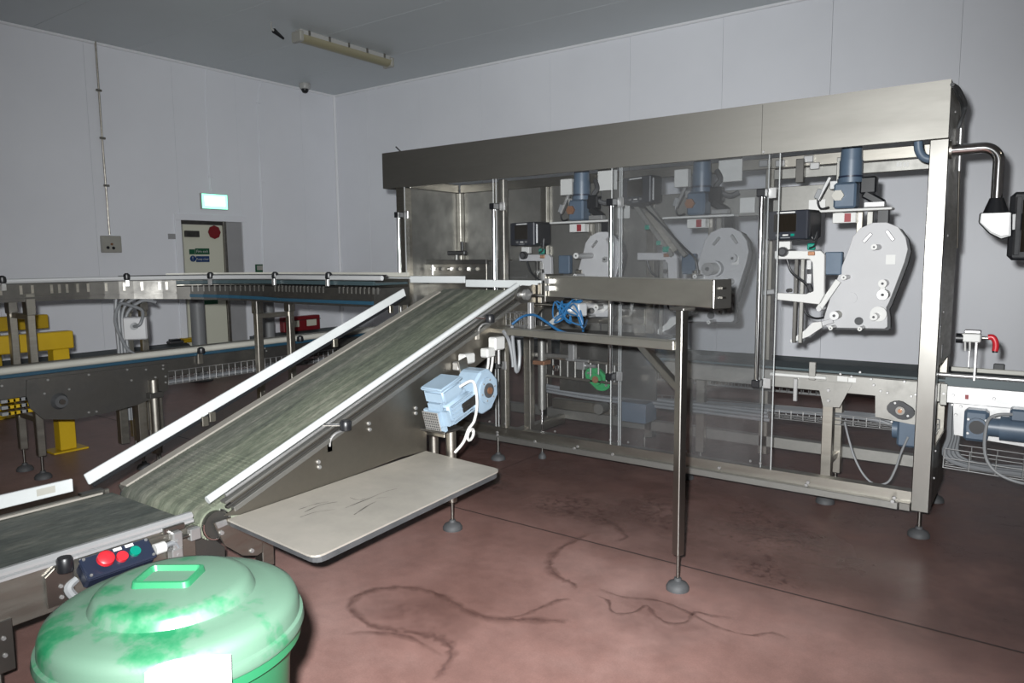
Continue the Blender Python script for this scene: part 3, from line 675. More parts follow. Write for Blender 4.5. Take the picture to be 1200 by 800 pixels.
# sensor bracket at the end of the infeed rail
sb = thing('sensor_bracket', 'small bright sensor clamp bracket at the end of the infeed rail', 'bracket', (RX+.03, 1.46, .37))
p = px(206, 632, RX+.035)
box('clamp_block', p-V((.02, .02, .035)), p+V((.02, .02, .035)), 'alu', sb, .005); box('upper_clip', p+V((-.03, -.045, .03)), p+V((-.005, .045, .055)), 'steel_b', sb)
cyl('cross_rod', p-V((0, .07, 0)), p+V((0, .09, 0)), .008, 'steel_b', sb); box('end_block', p+V((-.015, .055, -.025)), p+V((.015, .10, .025)), 'alu', sb, .004)
box('lower_block', p+V((-.015, -.03, -.075)), p+V((.025, .015, -.03)), 'alu', sb, .004)
for dz in (-.055, .0): bolt(p+V((.022, -.005, dz)), (1, 0, 0), sb, .008)

# ================================================================== INCLINE CONVEYOR
rc = thing('incline_conveyor', 'incline conveyor with a wide dusty green belt and white guard rails', 'conveyor', (-3.1, 2.9, 0))
SL = .364; AN = math.atan(SL); RU = V((0, math.cos(AN), math.sin(AN))); RN = V((0, -math.sin(AN), math.cos(AN)))
def rz(y): return .455+SL*(y-1.6)
def rp(X, y, off=0): return V((X, y, rz(y)))+RN*off
YT, YH, RR = 1.64, 3.90, .065
# belt: slab round tail roller with fine cross ridges
bm = bmesh.new(); prof = []
c0 = rp(0, YT)-RN*RR; c1 = rp(0, YH)-RN*RR
n = 16
for i in range(n+1):
    a = PI*i/n; prof.append(c1+(RN*math.cos(a)+RU*math.sin(a))*RR)
for i in range(n+1):
    a = PI+PI*i/n; prof.append(c0+(RN*math.cos(a)+RU*math.sin(a))*RR)
A = [bm.verts.new((RL+.03, p.y, p.z)) for p in prof]; B = [bm.verts.new((RX-.015, p.y, p.z)) for p in prof]
for i in range(len(A)): bm.faces.new((A[i], A[(i+1) % len(A)], B[(i+1) % len(A)], B[i]))
bm.faces.new(A[::-1]); bm.faces.new(B)
bt = obj('belt', bm, 'belt', rc)
bm = bmesh.new()
for i in range(12):
    a = 1.35*PI-.9+i*.19
    c = c0+(RN*math.cos(a)+RU*math.sin(a))*(RR+.001)
    if i < 11: acyl(bm, (RL+.035, c.y, c.z), (RX-.018, c.y, c.z), .0055, n=6)
for i in range(15):
    c = rp(0, YT+.02+.022*i, .0002); acyl(bm, (RL+.035, c.y, c.z), (RX-.018, c.y, c.z), .0035, n=5)
o = obj('belt_ridges', bm, 'belt', bt); o['kind'] = 'stuff'
def slope_plate(name, X0, X1, ya, yb, o0, o1, m, parent=rc, b=.002):
    bm = bmesh.new(); a, c = rp(X0, ya), rp(X0, yb); w = V((X1-X0, 0, 0))
    hexa(bm, [a+RN*o0, a+w+RN*o0, c+w+RN*o0, c+RN*o0, a+RN*o1, a+w+RN*o1, c+w+RN*o1, c+RN*o1])
    if b: bev(bm, b, 1)
    return obj(name, bm, m, parent)
slope_plate('bed', RL+.04, RX-.03, YT+.06, YH-.06, -.12, -.012, 'steel_d', b=0)
pr = [rp(RX, 1.72, -.005), rp(RX, 4.02, -.005), rp(RX, 4.13, -.06), rp(RX, 4.15, -.12), rp(RX, 4.10, -.19), rp(RX, 3.9, -.235), rp(RX, 2.0, -.235), rp(RX, 1.78, -.14)]
sp = prism('side_plate', pr, (.012, 0, 0), 'steel_w', rc)
slope_plate('edge_flange', RX-.02, RX+.022, 1.70, 3.98, -.006, .006, 'steel_m')
slope_plate('edge_groove', RX-.002, RX+.020, 1.70, 3.96, -.03, -.018, 'steel_d'); slope_plate('edge_flange', RX-.002, RX+.028, 1.72, 3.95, -.058, -.035, 'steel_m')
slope_plate('side_plate', RL-.012, RL, YT-.03, 3.75, -.2, .005, 'steel')
slope_plate('edge_strip', RL-.01, RL+.05, YT-.02, 3.85, .0, .010, 'plate')
a, c = px(243, 586, RX), px(606, 334, RX); gt = cyl('guard_tube', a, c, .017, 'white', rc, n=16)
cyl('guard_rod', rp(RX, 1.72, .02), rp(RX, 3.85, .02), .008, 'alu', gt, n=10)
a, c = px(101, 562, RL), px(474, 342.5, RL)
gl = bar('guard_board', a, c, .016, .055, 'white', rc, up=(0, -.3, 1), b=.004); 
bar('dark_gap_bar', a+V((.012, .02, -.03)), c+V((.012, 0, -.03)), .008, .018, 'black', gl)  # black bar in place of the dark gap under the guard board
for f in (.28, .30, .70, .93):
    q = a.lerp(c, f); box('board_bracket', q+V((.0, -.015, -.075)), q+V((.022, .02, -.025)), 'steel_w', gl)
cyl('tail_roller_end', rp(RL-.01, YT, -RR), rp(RL+.035, YT, -RR), .05, 'rubber', rc); cyl('tail_roller_end', rp(RX-.02, YT, -RR), rp(RX+.01, YT, -RR), .056, 'steel_d', rc)
bm = bmesh.new(); 
for k in range(2): pass
rg = tube('tail_ring', [rp(RX+.008, YT, -RR)+(RN*math.cos(a_)+RU*math.sin(a_))*.062 for a_ in [PI*.2+i*PI*1.5/14 for i in range(15)]], .005, 'chrome', rc, 6, 0)
bm.free()
# tail bracket plates
def rxplate(pix, X, t, m, name='bracket_plate', parent=rc): return prism(name, [px(x, y, X) for x, y in pix], (t, 0, 0), m, parent)
tb = rxplate([(249, 613), (268, 606), (306, 630), (306, 646), (300, 650), (283, 650), (262, 638)], RX+.02, .01, 'steel')
for x, y in ((259.5, 624), (295, 645)): bolt(px(x, y, RX+.03), (1, 0, 0), tb, .011)
rxplate([(252, 612), (264, 608), (266, 614), (255, 619)], RX+.03, .006, 'alu')
rxplate([(222, 622), (236, 622), (262, 640), (262, 660), (222, 660)], RX-.03, .01, 'steel_d')
# side cover and its bolts
cv = rxplate([(262, 604), (497, 437), (499, 442), (499, 528), (470, 535), (300, 600)], RX+.014, .006, 'steel_w', 'side_cover')
for x, y in ((373, 541), (374, 547), (432, 496), (433, 503), (487, 478), (487, 484)): bolt(px(x, y, RX+.02), (1, 0, 0), cv, .011)
# knobs with their stems and brackets
for x, y, s in ((405, 498, 1), (574, 373, 1.0)):
    p = px(x, y, RX+.06); k = lathe('clamp_knob', [(0, 0), (.026*s, 0), (.029*s, .008), (.029*s, .04), (.022*s, .05), (0, .05)], p-V((0, 0, .025)), 'black', rc, 18)
    cyl('clamp_stem', p, p+V((-.06, -.09, .01)), .006, 'chrome', k, n=8)
    b_ = p+V((-.03, -.01, -.03)); tube('bracket_rod', [b_+V((.01, .02, 0)), b_+V((.005, -.03, -.005)), b_+V((-.005, -.055, -.03)), b_+V((-.008, -.06, -.065))], .006, 'alu', k, 6, 3)
    box('bracket_tab', p+V((-.058, -.085, -.125)), p+V((-.04, -.05, -.07)), 'plate', k)
# head bearing, take-up and end plates
p = px(612, 345, RX+.02); hb = prism('head_bearing', [p+V((0, math.cos(a_)*.075*(1+.25*math.cos(2*a_)), math.sin(a_)*.06)) for a_ in [2*PI*i/16 for i in range(16)]], (.02, 0, 0), 'steel_b', rc)
cyl('bearing_cap', p+V((.015, 0, 0)), p+V((.045, 0, 0)), .035, 'alu', hb)
for a_ in (0, PI): bolt(p+V((.02, math.cos(a_)*.075, math.sin(a_)*.04)), (1, 0, 0), hb, .011)
for x0, y0_, x1, y1_ in ((622, 346, 650, 346), (624, 356, 652, 357)):
    a, c = px(x0, y0_, RX+.03), px(x1, y1_, RX+.03); cyl('take_up_rod', a, V((-2.42, a.y-.05, a.z)), .010, 'steel_b', rc)
box('dead_plate', (RL+.02, 3.94, 1.275), (RX+.01, 4.10, 1.287), 'plate', rc)
pe = px(545, 330, -3.1)
a, c = py(546, 336, 4.11), py(634, 328.5, 4.11); box('end_stop', (a.x, 4.105, a.z), (c.x, 4.125, c.z), 'white', rc, .003)
a, c = py(300, 326, 3.80), py(545, 327.5, 4.07); bar('deflector_board', a+V((0, 0, -.005)), c, .016, .05, 'white', uc, b=.003)
box('end_stop_bracket', (RX+.02, 4.06, 1.18), (RX+.05, 4.12, 1.34), 'steel', rc)
# legs
for X, yy, zt in ((-2.60, 3.0, .565), (-3.0, 3.3, .60)):
    l = cyl('leg', (X, yy, .16), (X, yy, zt), .028, 'steel', rc); foot((X, yy), l, .2, .055, .008)
l = cyl('leg', (RL+.1, 3.0, .16), (RL+.1, 3.0, .80), .03, 'steel', rc); foot((RL+.1, 3.0), l, .2)
bar('leg_cross_bar', (RL+.1, 3.0, .54), (-2.63, 3.0, .54), .04, .04, 'steel', rc)
box('leg_tie', (RX-.1, 2.90, .565), (-2.56, 3.06, .58), 'steel_d', rc)
for X in (RL+.06, RX-.06):
    l = box('tail_leg', (X-.03, 1.9, .12), (X+.03, 1.96, .45), 'steel', rc); foot((X, 1.93), l, .16)
# tray beside the incline
A_, B_, C_, D_ = V((-2.725, 1.70, .423)), V((-2.725, 2.93, .445)), V((-2.2, 2.93, .425)), V((-2.16, 1.70, .39))
ty = thing('steel_tray', 'dusty flat steel tray shelf beside the incline conveyor', 'tray', (-2.45, 2.3, .40))
def round_corners(q, r, idx):
    out = []
    for i, p in enumerate(q):
        if i in idx:
            a, b = (q[i-1]-p).normalized(), (q[(i+1) % len(q)]-p).normalized()
            for t in (0, .25, .5, .75, 1): out.append(p+a*r*(1-t)**2+b*r*t**2)
        else: out.append(p)
    return out
prism('sheet', round_corners([A_, B_, C_, D_], .05, (2, 3)), (0, 0, -.008), 'plate', ty)
e_ = [D_+(C_-D_)*.03+V((-.005, 0, -.004)), C_-(C_-D_)*.03+V((-.005, 0, -.004))]
q4 = round_corners([A_, B_, C_, D_], .05, (2, 3)); cq = sum(q4, V())/len(q4)
prism('under_slab', [cq+(p-cq)*.985+V((0, 0, -.0085)) for p in q4], (0, 0, -.024), 'rubber', ty)  # dark slab just below the sheet, drawn in slightly from its edge
bar('support_arm', (-2.73, 2.0, .395), (-2.25, 2.0, .385), .03, .03, 'steel_d', ty); bar('support_arm', (-2.73, 2.75, .41), (-2.28, 2.75, .40), .03, .03, 'steel_d', ty)
MT['scuff'] = mat('dark_scuff', (.11, .10, .09), .5)
def on_tray(x, y):
    n_ = (B_-A_).cross(D_-A_); d = _ray(x, y); return EYE+d*((A_-EYE).dot(n_)/d.dot(n_))
for pix in ([(357, 600), (375, 592), (395, 588)], [(352, 606), (370, 600), (392, 597)], [(405, 595), (430, 585), (455, 575), (480, 570)], [(415, 603), (432, 592), (440, 588)], [(410, 583), (420, 586), (428, 584)], [(350, 597), (372, 590), (385, 588)], [(525, 548), (527, 558), (524, 566)], [(440, 584), (470, 580), (478, 572)]):
    ps = [on_tray(x, y)+V((0, 0, .0012)) for x, y in pix]; bm = bmesh.new(); prev = None
    for p in smooth_path(ps, 4):
        w = .0022*random.uniform(.2, 1.6); cur = (bm.verts.new(p+V((w, w*.6, 0))), bm.verts.new(p-V((w, w*.6, 0))))
        if prev: bm.faces.new((prev[0], prev[1], cur[1], cur[0]))
        prev = cur
    obj('scuff_mark', bm, 'scuff', ty)
# pale blue gear motor hung under the incline
gm = thing('gear_motor', 'pale blue gear motor with a white cable hung under the incline', 'motor', (-2.58, 3.0, .55))
MXc = -2.60; f0 = px(512, 492, MXc+.02); g0 = px(562, 456, MXc+.02)
mu = V((0, (g0-f0).y, (g0-f0).z)).normalized(); mx = V((1, 0, 0)); mv = mx.cross(mu)
if mv.z < 0: mv = -mv
f0 = V((MXc, f0.y, f0.z)); g0 = V((MXc, g0.y, g0.z)); ML = (g0-f0).length
def rbox(name, c, l, w, h, m, parent, b=.02, seg=3):
    bm = bmesh.new(); obx(bm, c, mu, mx, mv, l, w, h); bev(bm, b, seg); return obj(name, bm, m, parent, True)
hs = rbox('motor_body', f0+mu*(ML*.42), ML*.62, .15, .15, 'paleblue', gm, .035)
bm = bmesh.new()
for s in (-1, 1):
    for k in range(5): obx(bm, f0+mu*(ML*.42)+mx*s*.076+mv*(-.05+.025*k), mu, mx, mv, ML*.5, .008, .006)
o = obj('cooling_fins', bm, 'paleblue', hs); o['kind'] = 'stuff'
fcv = rbox('fan_cover', f0+mu*.03, .10, .165, .165, 'paleblue', gm, .04, 4)
bm = bmesh.new(); obx(bm, f0-mu*.020, mu, mx, mv, .004, .11, .11); bev(bm, .0015, 1); gr = obj('fan_grille', bm, 'alu', fcv)
bm = bmesh.new()
for i in range(7):
    for j in range(7): acyl(bm, f0-mu*.0215+mx*(-.045+.015*i)+mv*(-.045+.015*j), f0-mu*.0235+mx*(-.045+.015*i)+mv*(-.045+.015*j), .0048, n=6)
o = obj('grille_holes', bm, 'rubber', gr); o['kind'] = 'stuff'
tbx = rbox('terminal_box', f0+mu*(ML*.30)+mv*.115, .17, .145, .085, 'paleblue', gm, .016); rbox('terminal_lid', f0+mu*(ML*.30)+mv*.163, .185, .155, .02, 'paleblue', tbx, .008)
obox('name_plate', f0+mu*(ML*.55)+mx*.078-mv*.0, mu, .004, .12, .055, 'steel_d', gm, up=mv, b=0)
gbx = prism('gearbox', [g0+mx*-.075+mu*a_+mv*b_ for a_, b_ in ((-.13, -.05), (-.09, .085), (-.02, .125), (.06, .11), (.115, .02), (.09, -.07), (.01, -.125), (-.07, -.12))], (.15, 0, 0), 'paleblue', gm, .012)
cyl('gear_flange', g0+mx*.07, g0+mx*.085, .075, 'paleblue', gbx, n=28); cyl('hub_seal', g0+mx*.085, g0+mx*.092, .042, 'rubber', gbx, n=24); cyl('hub_shaft', g0+mx*.088, g0+mx*.10, .02, 'copper', gbx)
for k in range(6): a_ = k*PI/3; bolt(g0+mx*.085+mu*math.cos(a_)*.06+mv*math.sin(a_)*.06, mx, gbx, .006)
cs = f0+mu*(ML*.45)+mv*.12+mx*.07
e3 = px(553, 505, MXc+.12)
tube('motor_cable', [cs, cs+mx*.05+mu*.06+mv*.01, px(559, 470, MXc+.14), px(556, 492, MXc+.13), px(549, 503, MXc+.12), px(543, 518, MXc+.10), px(533, 530, MXc+.06)], .008, 'offwhite', gm)
ctr = px(551, 509, MXc+.12); tube('cable_coil', [ctr+(RU*math.cos(a_)+V((0, 0, 1))*math.sin(a_))*.028+mx*.004*i/12 for i, a_ in enumerate([2*PI*k/14*1.3 for k in range(15)])], .008, 'offwhite', gm, 8, 0)
bar('motor_mount', g0-mx*.07+mv*.02, g0-mx*.07+mv*.16+V((0, 0, .02)), .08, .012, 'steel', gm, up=(1, 0, 0))

# ================================================================== PUSHER HOUSING ON ITS POST
ph = thing('pusher_housing', 'long steel box beam on a slim post at the head of the incline', 'pusher', (-1.265, 3.01, 0))
pa = V((-.916, .402, 0)).normalized(); pb_ = V((.402, .916, 0)).normalized(); R0 = V((-1.12, 2.99, 1.285)); LB = 1.27
cB = R0+pa*(LB/2)+pb_*.05+V((0, 0, .06))
hb2 = obox('housing', cB, pa, .10, LB, .118, 'box_s', ph, b=.004)
obox('end_cap', R0+pb_*.05+V((0, 0, .06))-pa*.003, pa, .104, .008, .124, 'steel_d', ph, b=.002)
obox('corner_strip', R0+V((0, 0, .06))+pb_*.0-pa*.004, pa, .012, .012, .118, 'steel_b', ph, b=.002)
for dz in (.045, .085):
    q = R0+pb_*.045+V((0, 0, dz))-pa*.008; obox('end_bolt', q-pa*.006, pb_, .012, .022, .008, 'steel_b', ph, b=0)
q = R0+pa*LB
obox('mount_flange', q+pb_*.05+V((0, 0, .05))+pa*.01, pa, .13, .012, .16, 'steel_b', ph)
for dz in (.09, .05): obox('flange_block', q+pb_*-.01+V((0, 0, dz))-pa*.03, pa, .03, .045, .03, 'alu', ph)
po = obox('post', (-1.265, 3.01, .72), (0, 0, 1), .04, 1.11, .04, 'steel_b', ph, up=pb_)
foot((-1.265, 3.01), po, .2, .052, .008)
obox('post_head', (-1.265, 3.01, 1.278), pa, .07, .09, .014, 'steel_d', ph)
b0, b1 = V((-1.285, 3.02, 1.115)), V((-2.62, 3.56, 1.066))
bar('cross_beam', b0, b1, .06, .04, 'box_s', ph)
q = px(757, 404, 0) if False else b0.lerp(b1, .17)
bar('brace', q+V((0, 0, -.01)), V((-1.28, 3.015, .93)), .035, .03, 'steel_b', ph, up=pb_)
bar('ramp_bracket', b1, V((-2.74, 3.58, 1.066)), .05, .03, 'steel', ph)
# valve block, air tubes and wire basket on the beam
vb = thing('air_tube_bundle', 'tangle of blue air tubes hanging under the steel box beam', 'tubing', tuple(R0+pa*1.05+V((0, 0, -.1))))
hub_ = R0+pa*1.02+pb_*.03+V((0, 0, -.06))
obox('valve_block', hub_, pa, .06, .10, .07, 'midgrey', vb, b=.006); obox('fitting', hub_+pa*.02-pb_*.035, pa, .02, .03, .02, 'offwhite', vb, b=.003)
rnd = random.Random(3)
for k in range(7):
    pts = [hub_+pa*rnd.uniform(-.05, .05)+V((0, 0, .05))]
    for j in range(4): pts.append(hub_+pa*rnd.uniform(-.12, .16)-pb_*rnd.uniform(0, .07)+V((0, 0, rnd.uniform(-.08, .05))))
    tube('air_tube', pts, .0045, 'bluetube', vb, 6, 5)
s_ = px(616, 372, -2.5); tube('long_air_tube', [px(600, 380, -2.6), px(612, 371, -2.55), px(626, 369, -2.45), px(640, 377, -2.35), px(655, 387, -2.25), px(672, 392, -2.15), px(690, 394, -2.05)], .008, 'bluetube', vb)
tube('hanging_tube', [hub_+V((0, 0, -.03)), hub_-pa*.05+V((0, 0, -.1)), px(688, 375, -2.1), px(683, 388, -2.1)], .006, 'bluetube', vb)
wbk = thing('wire_basket', 'small wire cable basket behind the incline head', 'basket', (-2.66, 3.72, 1.06))
mesh_tray('wires', (-2.86, 3.80, 1.085), (-2.52, 3.66, 1.085), .08, .085, wbk, 8, 'galv', .004)
box('hanger', (-2.51, 3.62, 1.08), (-2.485, 3.66, 1.24), 'alu', wbk); box('basket_foot', (-2.87, 3.62, 1.066), (-2.48, 3.84, 1.08), 'steel', wbk)
# hoses and white gland block below the incline head
hz = thing('cable_gland_block', 'white gland block with grey hoses under the incline head', 'gland block', (-2.7, 3.6, .86))
p = px(582, 402, -2.68)
box('block', p-V((.03, .05, .04)), p+V((.03, .05, .04)), 'offwhite', hz, .008); box('block_wing', p+V((-.03, -.13, -.075)), p+V((.03, -.05, -.02)), 'offwhite', hz, .008)
for dx in (-.02, .02): tube('gland_cable', [p+V((.0, dx-.06, -.06)), p+V((.0, dx-.07, -.13)), p+V((0, dx-.10, -.2))], .008, 'offwhite', hz)
cyl('gland_stud', p+V((0, .02, -.04)), p+V((0, .02, -.13)), .010, 'alu', hz)
tube('hose', [px(600, 382, -2.6), px(601, 400, -2.58), px(603, 420, -2.56), px(605, 435, -2.55), px(608, 430, -2.55), px(609, 415, -2.55), px(608, 398, -2.55)], .011, 'pipe', hz)
tube('hose', [px(590, 388, -2.6), px(596, 398, -2.6), px(600, 415, -2.58), px(601.5, 430, -2.57)], .011, 'pipe', hz)
p = px(548, 420, RX+.05); wl_ = thing('limit_switch', 'small pale switch block bolted to the incline side plate', 'switch', tuple(p-V((0, 0, .03))))
box('switch_body', p-V((.035, .05, .03)), p+V((.02, .05, .03)), 'offwhite', wl_, .008); box('switch_tail', p+V((-.035, -.10, -.06)), p+V((.015, -.04, -.01)), 'alu', wl_, .006)
# ================================================================== LABELLING MACHINE FRAME
lm = thing('labelling_machine', 'long stainless labelling machine enclosure with a deep hood and clear guards', 'machine', (-2.4, 4.7, 0))
MX0, MX1, MY0, MY1, HB, HT = -4.375, -.418, 4.30, 5.08, 2.078, 2.358
xm = py(893, 150, 4.27).x
for a, c in ((MX0, xm-.001), (xm+.001, MX1)):
    bm = bmesh.new(); abox(bm, (a, 4.27, HB), (c, 4.275, HT)); abox(bm, (a, 4.275, HB), (c, 4.30, HB+.004)); obj('hood_panel', bm, 'hood', lm)
box('hood_top', (MX0, 4.272, HT-.004), (MX1, MY1, HT), 'hood', lm, 0)
for x in (MX0, MX1-.005): box('hood_end', (x, 4.275, HB), (x+.005, MY1, HT-.004), 'steel', lm, 0)
box('hood_back', (MX0, MY1-.005, HT-.12), (MX1, MY1, HT-.004), 'steel', lm, 0)
for x, y in ((1057+.0, 0),): pass
for p in (py(895, 178, 4.27),): bolt(p+V((0, 0, .0)), (0, -1, 0), lm, .008)
for p in (px(1119, 131, MX1), px(1121, 166, MX1)): bolt(p, (1, 0, 0), lm, .008)
# posts
def post(x0, x1, y0, y1, m='steel_b', z0=.145, z1=HB): return box('post', (x0, y0, z0), (x1, y1, z1), m, lm, .004)
post(-.5, -.415, 4.30, 4.385); post(-4.262, -4.165, 4.30, 4.38, 'steel'); post(-.5, -.425, 4.99, 5.07, 'steel'); post(-4.262, -4.165, 4.99, 5.07, 'steel')
for x in (-3.30, -2.36, -1.50): post(x-.03, x+.03, 5.0, 5.07, 'steel')
post(-3.265, -3.215, 4.345, 4.40, 'steel')
# lower rails
bm = bmesh.new(); abox(bm, (-4.17, 4.32, .165), (-.5, 4.385, .242)); obj('lower_rail', bm, 'steel', lm)
bm = bmesh.new(); abox(bm, (-4.26, 4.285, .142), (-.56, 4.32, .182)); bev(bm, .003, 1); obj('lower_track', bm, 'steel_m', lm)
box('track_end', (-.555, 4.285, .143), (-.50, 4.32, .185), 'steel_b', lm)
box('lower_rail', (-4.17, 5.0, .20), (-.5, 5.06, .275), 'steel_m', lm)
for x in (-4.21, -3.13, -.465): box('side_rail', (x-.03, 4.385, .165), (x+.03, 5.0, .235), 'steel', lm)
box('upper_rail', (-4.17, 4.32, HB+.02), (-.5, 4.37, HB+.08), 'steel_d', lm); box('upper_rail', (-4.17, 5.0, HB+.0), (-.5, 5.06, HB+.07), 'steel', lm)
for x in (-4.215, -.46): box('side_rail', (x-.035, 4.385, HB), (x+.035, 5.0, HB+.07), 'steel', lm)
for (x, y) in ((1048, 583), (1046, 587), (627, 517), (673, 525), (677, 523), (718, 532), (557, 509), (843, 548), (947, 565), (945, 568)): bolt(py(x, y, 4.284), (0, -1, 0), lm, .011)
for (x, y) in ((-.46, 4.34), (-3.25, 4.29), (-4.21, 4.34), (-.46, 5.03), (-2.4, 5.03), (-4.21, 5.03)):
    foot((x, y), lm, .17, .055, .010)
for zz in (.19, .21): bolt((-3.25, 4.283, zz), (0, -1, 0), lm, .011)
# right end plates
box('end_panel', (-.424, 4.39, .92), (-.416, 4.985, HB), 'steel', lm, .001); box('end_panel', (-.424, 4.39, .15), (-.416, 4.985, .47), 'steel_d', lm, .001)
for zz in (.3, .45, 1.2, 1.6): bolt((-.415, 4.45, zz), (1, 0, 0), lm, .008)
for y_, z_ in ((1102, 388), (1104, 411)): p = px(y_, z_, -.415); box('slot', (-.417, p.y-.02, p.z-.035), (-.413, p.y+.02, p.z+.035), 'black', lm, 0)
box('end_panel', (-4.215, 4.385, .25), (-4.21, 4.985, HB), 'steel_m', lm, 0)
# rear sheets on the left bays, beam on the right bays
for x0, x1 in ((-4.16, -3.735), (-3.72, -3.335), (-3.265, -2.80), (-2.79, -2.395)): box('rear_sheet', (x0, 5.045, .86), (x1, 5.05, HB), 'steel_m', lm, 0)
box('rear_beam', (-2.33, 5.0, 1.775), (-1.02, 5.05, 1.955), 'steel_m', lm); box('rear_beam', (-4.16, 4.98, 1.0), (-2.39, 5.03, 1.12), 'steel', lm)
box('rear_top_rail', (-1.48, 5.0, 2.005), (-.50, 5.04, 2.07), 'steel_m', lm)
for x, w in ((1052, 4), (1056, 2), (1060, 3), (1064, 2)):
    p = py(x, 193, 4.998); box('chalk_mark', p-V((.006, .001, .012)), p+V((.006*w/3, .0, .014)), 'paper', lm, 0)
for cx, cy in ((50, 105), (115, 105), (250, 115), (226, 88)):
    p = py(880+cx*.3, 160+cy*.3, 4.98); box('sensor_tab', p-V((.03, .01, .022)), p+V((.03, .01, .022)), 'alu', lm, .004)
p = py(940, 200, 5.0); box('hanging_bracket', (p.x-.025, 4.94, 1.97), (p.x+.025, 4.99, 2.12), 'steel_d', lm)
# sliding guards
def guard(x0, x1, yy, m, hx, hz0, hz1, z0=.25, parent=lm):
    o = box('guard_panel', (x0, yy, z0), (x1, yy+.005, HB+.03), m, parent, 0)
    for x in (x0, x1): box('panel_edge', (x-.0025, yy-.001, z0), (x+.0025, yy+.006, HB+.03), 'edge', o, 0)
    h = cyl('handle', (hx, yy-.045, hz0), (hx, yy-.045, hz1), .016, 'chrome', o, n=16)
    for z in (hz0, hz1):
        box('handle_bracket', (hx-.024, yy-.07, z-.022), (hx+.024, yy, z+.022), 'black', o, .004)
        box('bracket_plate', (hx+.026, yy-.010, z-.03), (hx+.07, yy-.002, z+.03), 'alu', o, .002)
    for x in (x0+.06, (x0+x1)/2, x1-.06): bolt((x, yy, z0+.03), (0, -1, 0), o, .008)
    return o
hx = [py(x, y, 4.25).x for x, y in ((467, 252), (578, 243), (715, 238), (893, 228))]
guard(-4.16, -3.27, 4.292, 'frost', hx[0], .72, 1.86); guard(-3.25, -2.245, 4.300, 'frost', hx[1], .72, 1.88)
guard(-2.235, -1.30, 4.308, 'frost2', hx[2], .72, 1.86); guard(-2.30, -1.235, 4.292, 'frost2', hx[3], .765, 1.86)
# cables on the hood
tube('hood_cable', [px(1116, 99, MX1+.01), px(1123, 104, MX1+.02), px(1129, 115, MX1+.03), px(1131, 126, MX1+.03), px(1126, 142, MX1+.02), px(1123, 150, MX1+.01)], .010, 'rubber', lm)
tube('hood_cable', [px(1117, 101, MX1+.01), px(1122, 112, MX1+.01), px(1127, 122, MX1+.01), px(1128, 135, MX1+.01), px(1124, 147, MX1+.005)], .008, 'rubber', lm)
cyl('gas_strut', px(1126, 150, MX1+.02), px(1124, 200, MX1+.02), .010, 'alu', lm); cyl('strut_rod', px(1124, 200, MX1+.02), px(1122, 290, MX1+.02), .005, 'steel', lm)
for x, y in ((702, 147), (738, 141), (748, 140)):
    p = py(x, y, 4.6); tube('cable_hump', [V((p.x-.06, 4.6, HT)), V((p.x-.03, 4.6, HT+.05)), V((p.x+.03, 4.62, HT+.05)), V((p.x+.07, 4.65, HT))], .006, 'rubber', lm)
tube('cable_hump', [py(470, 178, 4.4), py(466, 174, 4.4), py(464, 172, 4.4)], .006, 'rubber', lm)
tube('hose', [py(1076, 166, 4.40), py(1077, 176, 4.40), py(1082, 184, 4.40), py(1092, 187, 4.40), py(1098, 188, 4.4)], .022, 'blue', lm, 10)
# low mechanism behind the left guards
def steel_box(name, x0, x1, ya, yb, z0, z1, m='steel', parent=lm): return box(name, (x0, ya, z0), (x1, yb, z1), m, parent)
ub = thing('transfer_unit', 'dark transfer mechanism with shafts and a green bearing behind the left guard', 'mechanism', (-2.8, 4.7, 0))
p = py(620, 440, 4.5); steel_box('upright', p.x-.03, p.x+.03, 4.47, 4.53, .145, 1.0, 'steel', ub)
p = py(635, 440, 4.5); cyl('air_cylinder', (p.x, 4.5, .38), (p.x, 4.5, .93), .03, 'steel_m', ub); cyl('cylinder_rod', (p.x, 4.5, .15), (p.x, 4.5, .38), .010, 'chrome', ub); box('cylinder_clamp', (p.x-.05, 4.45, .72), (p.x+.05, 4.55, .75), 'copper', ub)
foot((p.x+.0, 4.5), ub, .16, .03)
p0, p1 = py(625, 415, 4.55), py(672, 418, 4.55); bar('guide_bar', p0, p1, .03, .03, 'steel_m', ub)
box('clamp_head', p1-V((.03, .03, .03)), p1+V((.02, .02, .10)), 'alu', ub, .004); cyl('clamp_screw', p1+V((-.05, -.02, -.02)), p1+V((.14, -.02, -.02)), .010, 'alu', ub)
steel_box('back_plate', -2.95, -2.15, 4.68, 4.70, .50, .93, 'steel_d', ub)
steel_box('top_plate', -3.2, -2.1, 4.44, 4.95, .93, .945, 'steel_d', ub)
for k in range(10):
    x = -3.02+.065*k; cyl('pin', (x, 4.60, .62), (x, 4.60, .76), .008, 'steel_m', ub, n=8)
bar('comb_bar', (-3.05, 4.60, .76), (-2.38, 4.60, .75), .02, .02, 'steel', ub); bar('comb_bar', (-3.05, 4.60, .62), (-2.38, 4.60, .61), .02, .02, 'steel', ub)
p = py(684, 428, 4.6); box('spring_block', p-V((.05, .03, .03)), p+V((.02, .03, .03)), 'alu', ub, .004); cyl('adjuster', p, p+V((.10, 0, 0)), .014, 'alu', ub)
p = py(651, 431, 4.55); lathe('ball_joint', [(0, -.03), (.02, -.02), (.028, 0), (.02, .02), (0, .03)], p, 'chrome', ub, 14)
p = py(700, 444, 4.62)
gbp = prism('bearing_flange', [p+V((math.cos(a_)*.085*(1+.35*math.cos(2*(a_+.6))), 0, math.sin(a_)*.085*(1+.2*math.cos(2*(a_+.6))))) for a_ in [2*PI*i/20 for i in range(20)]], (0, .03, 0), 'greenpaint', ub)
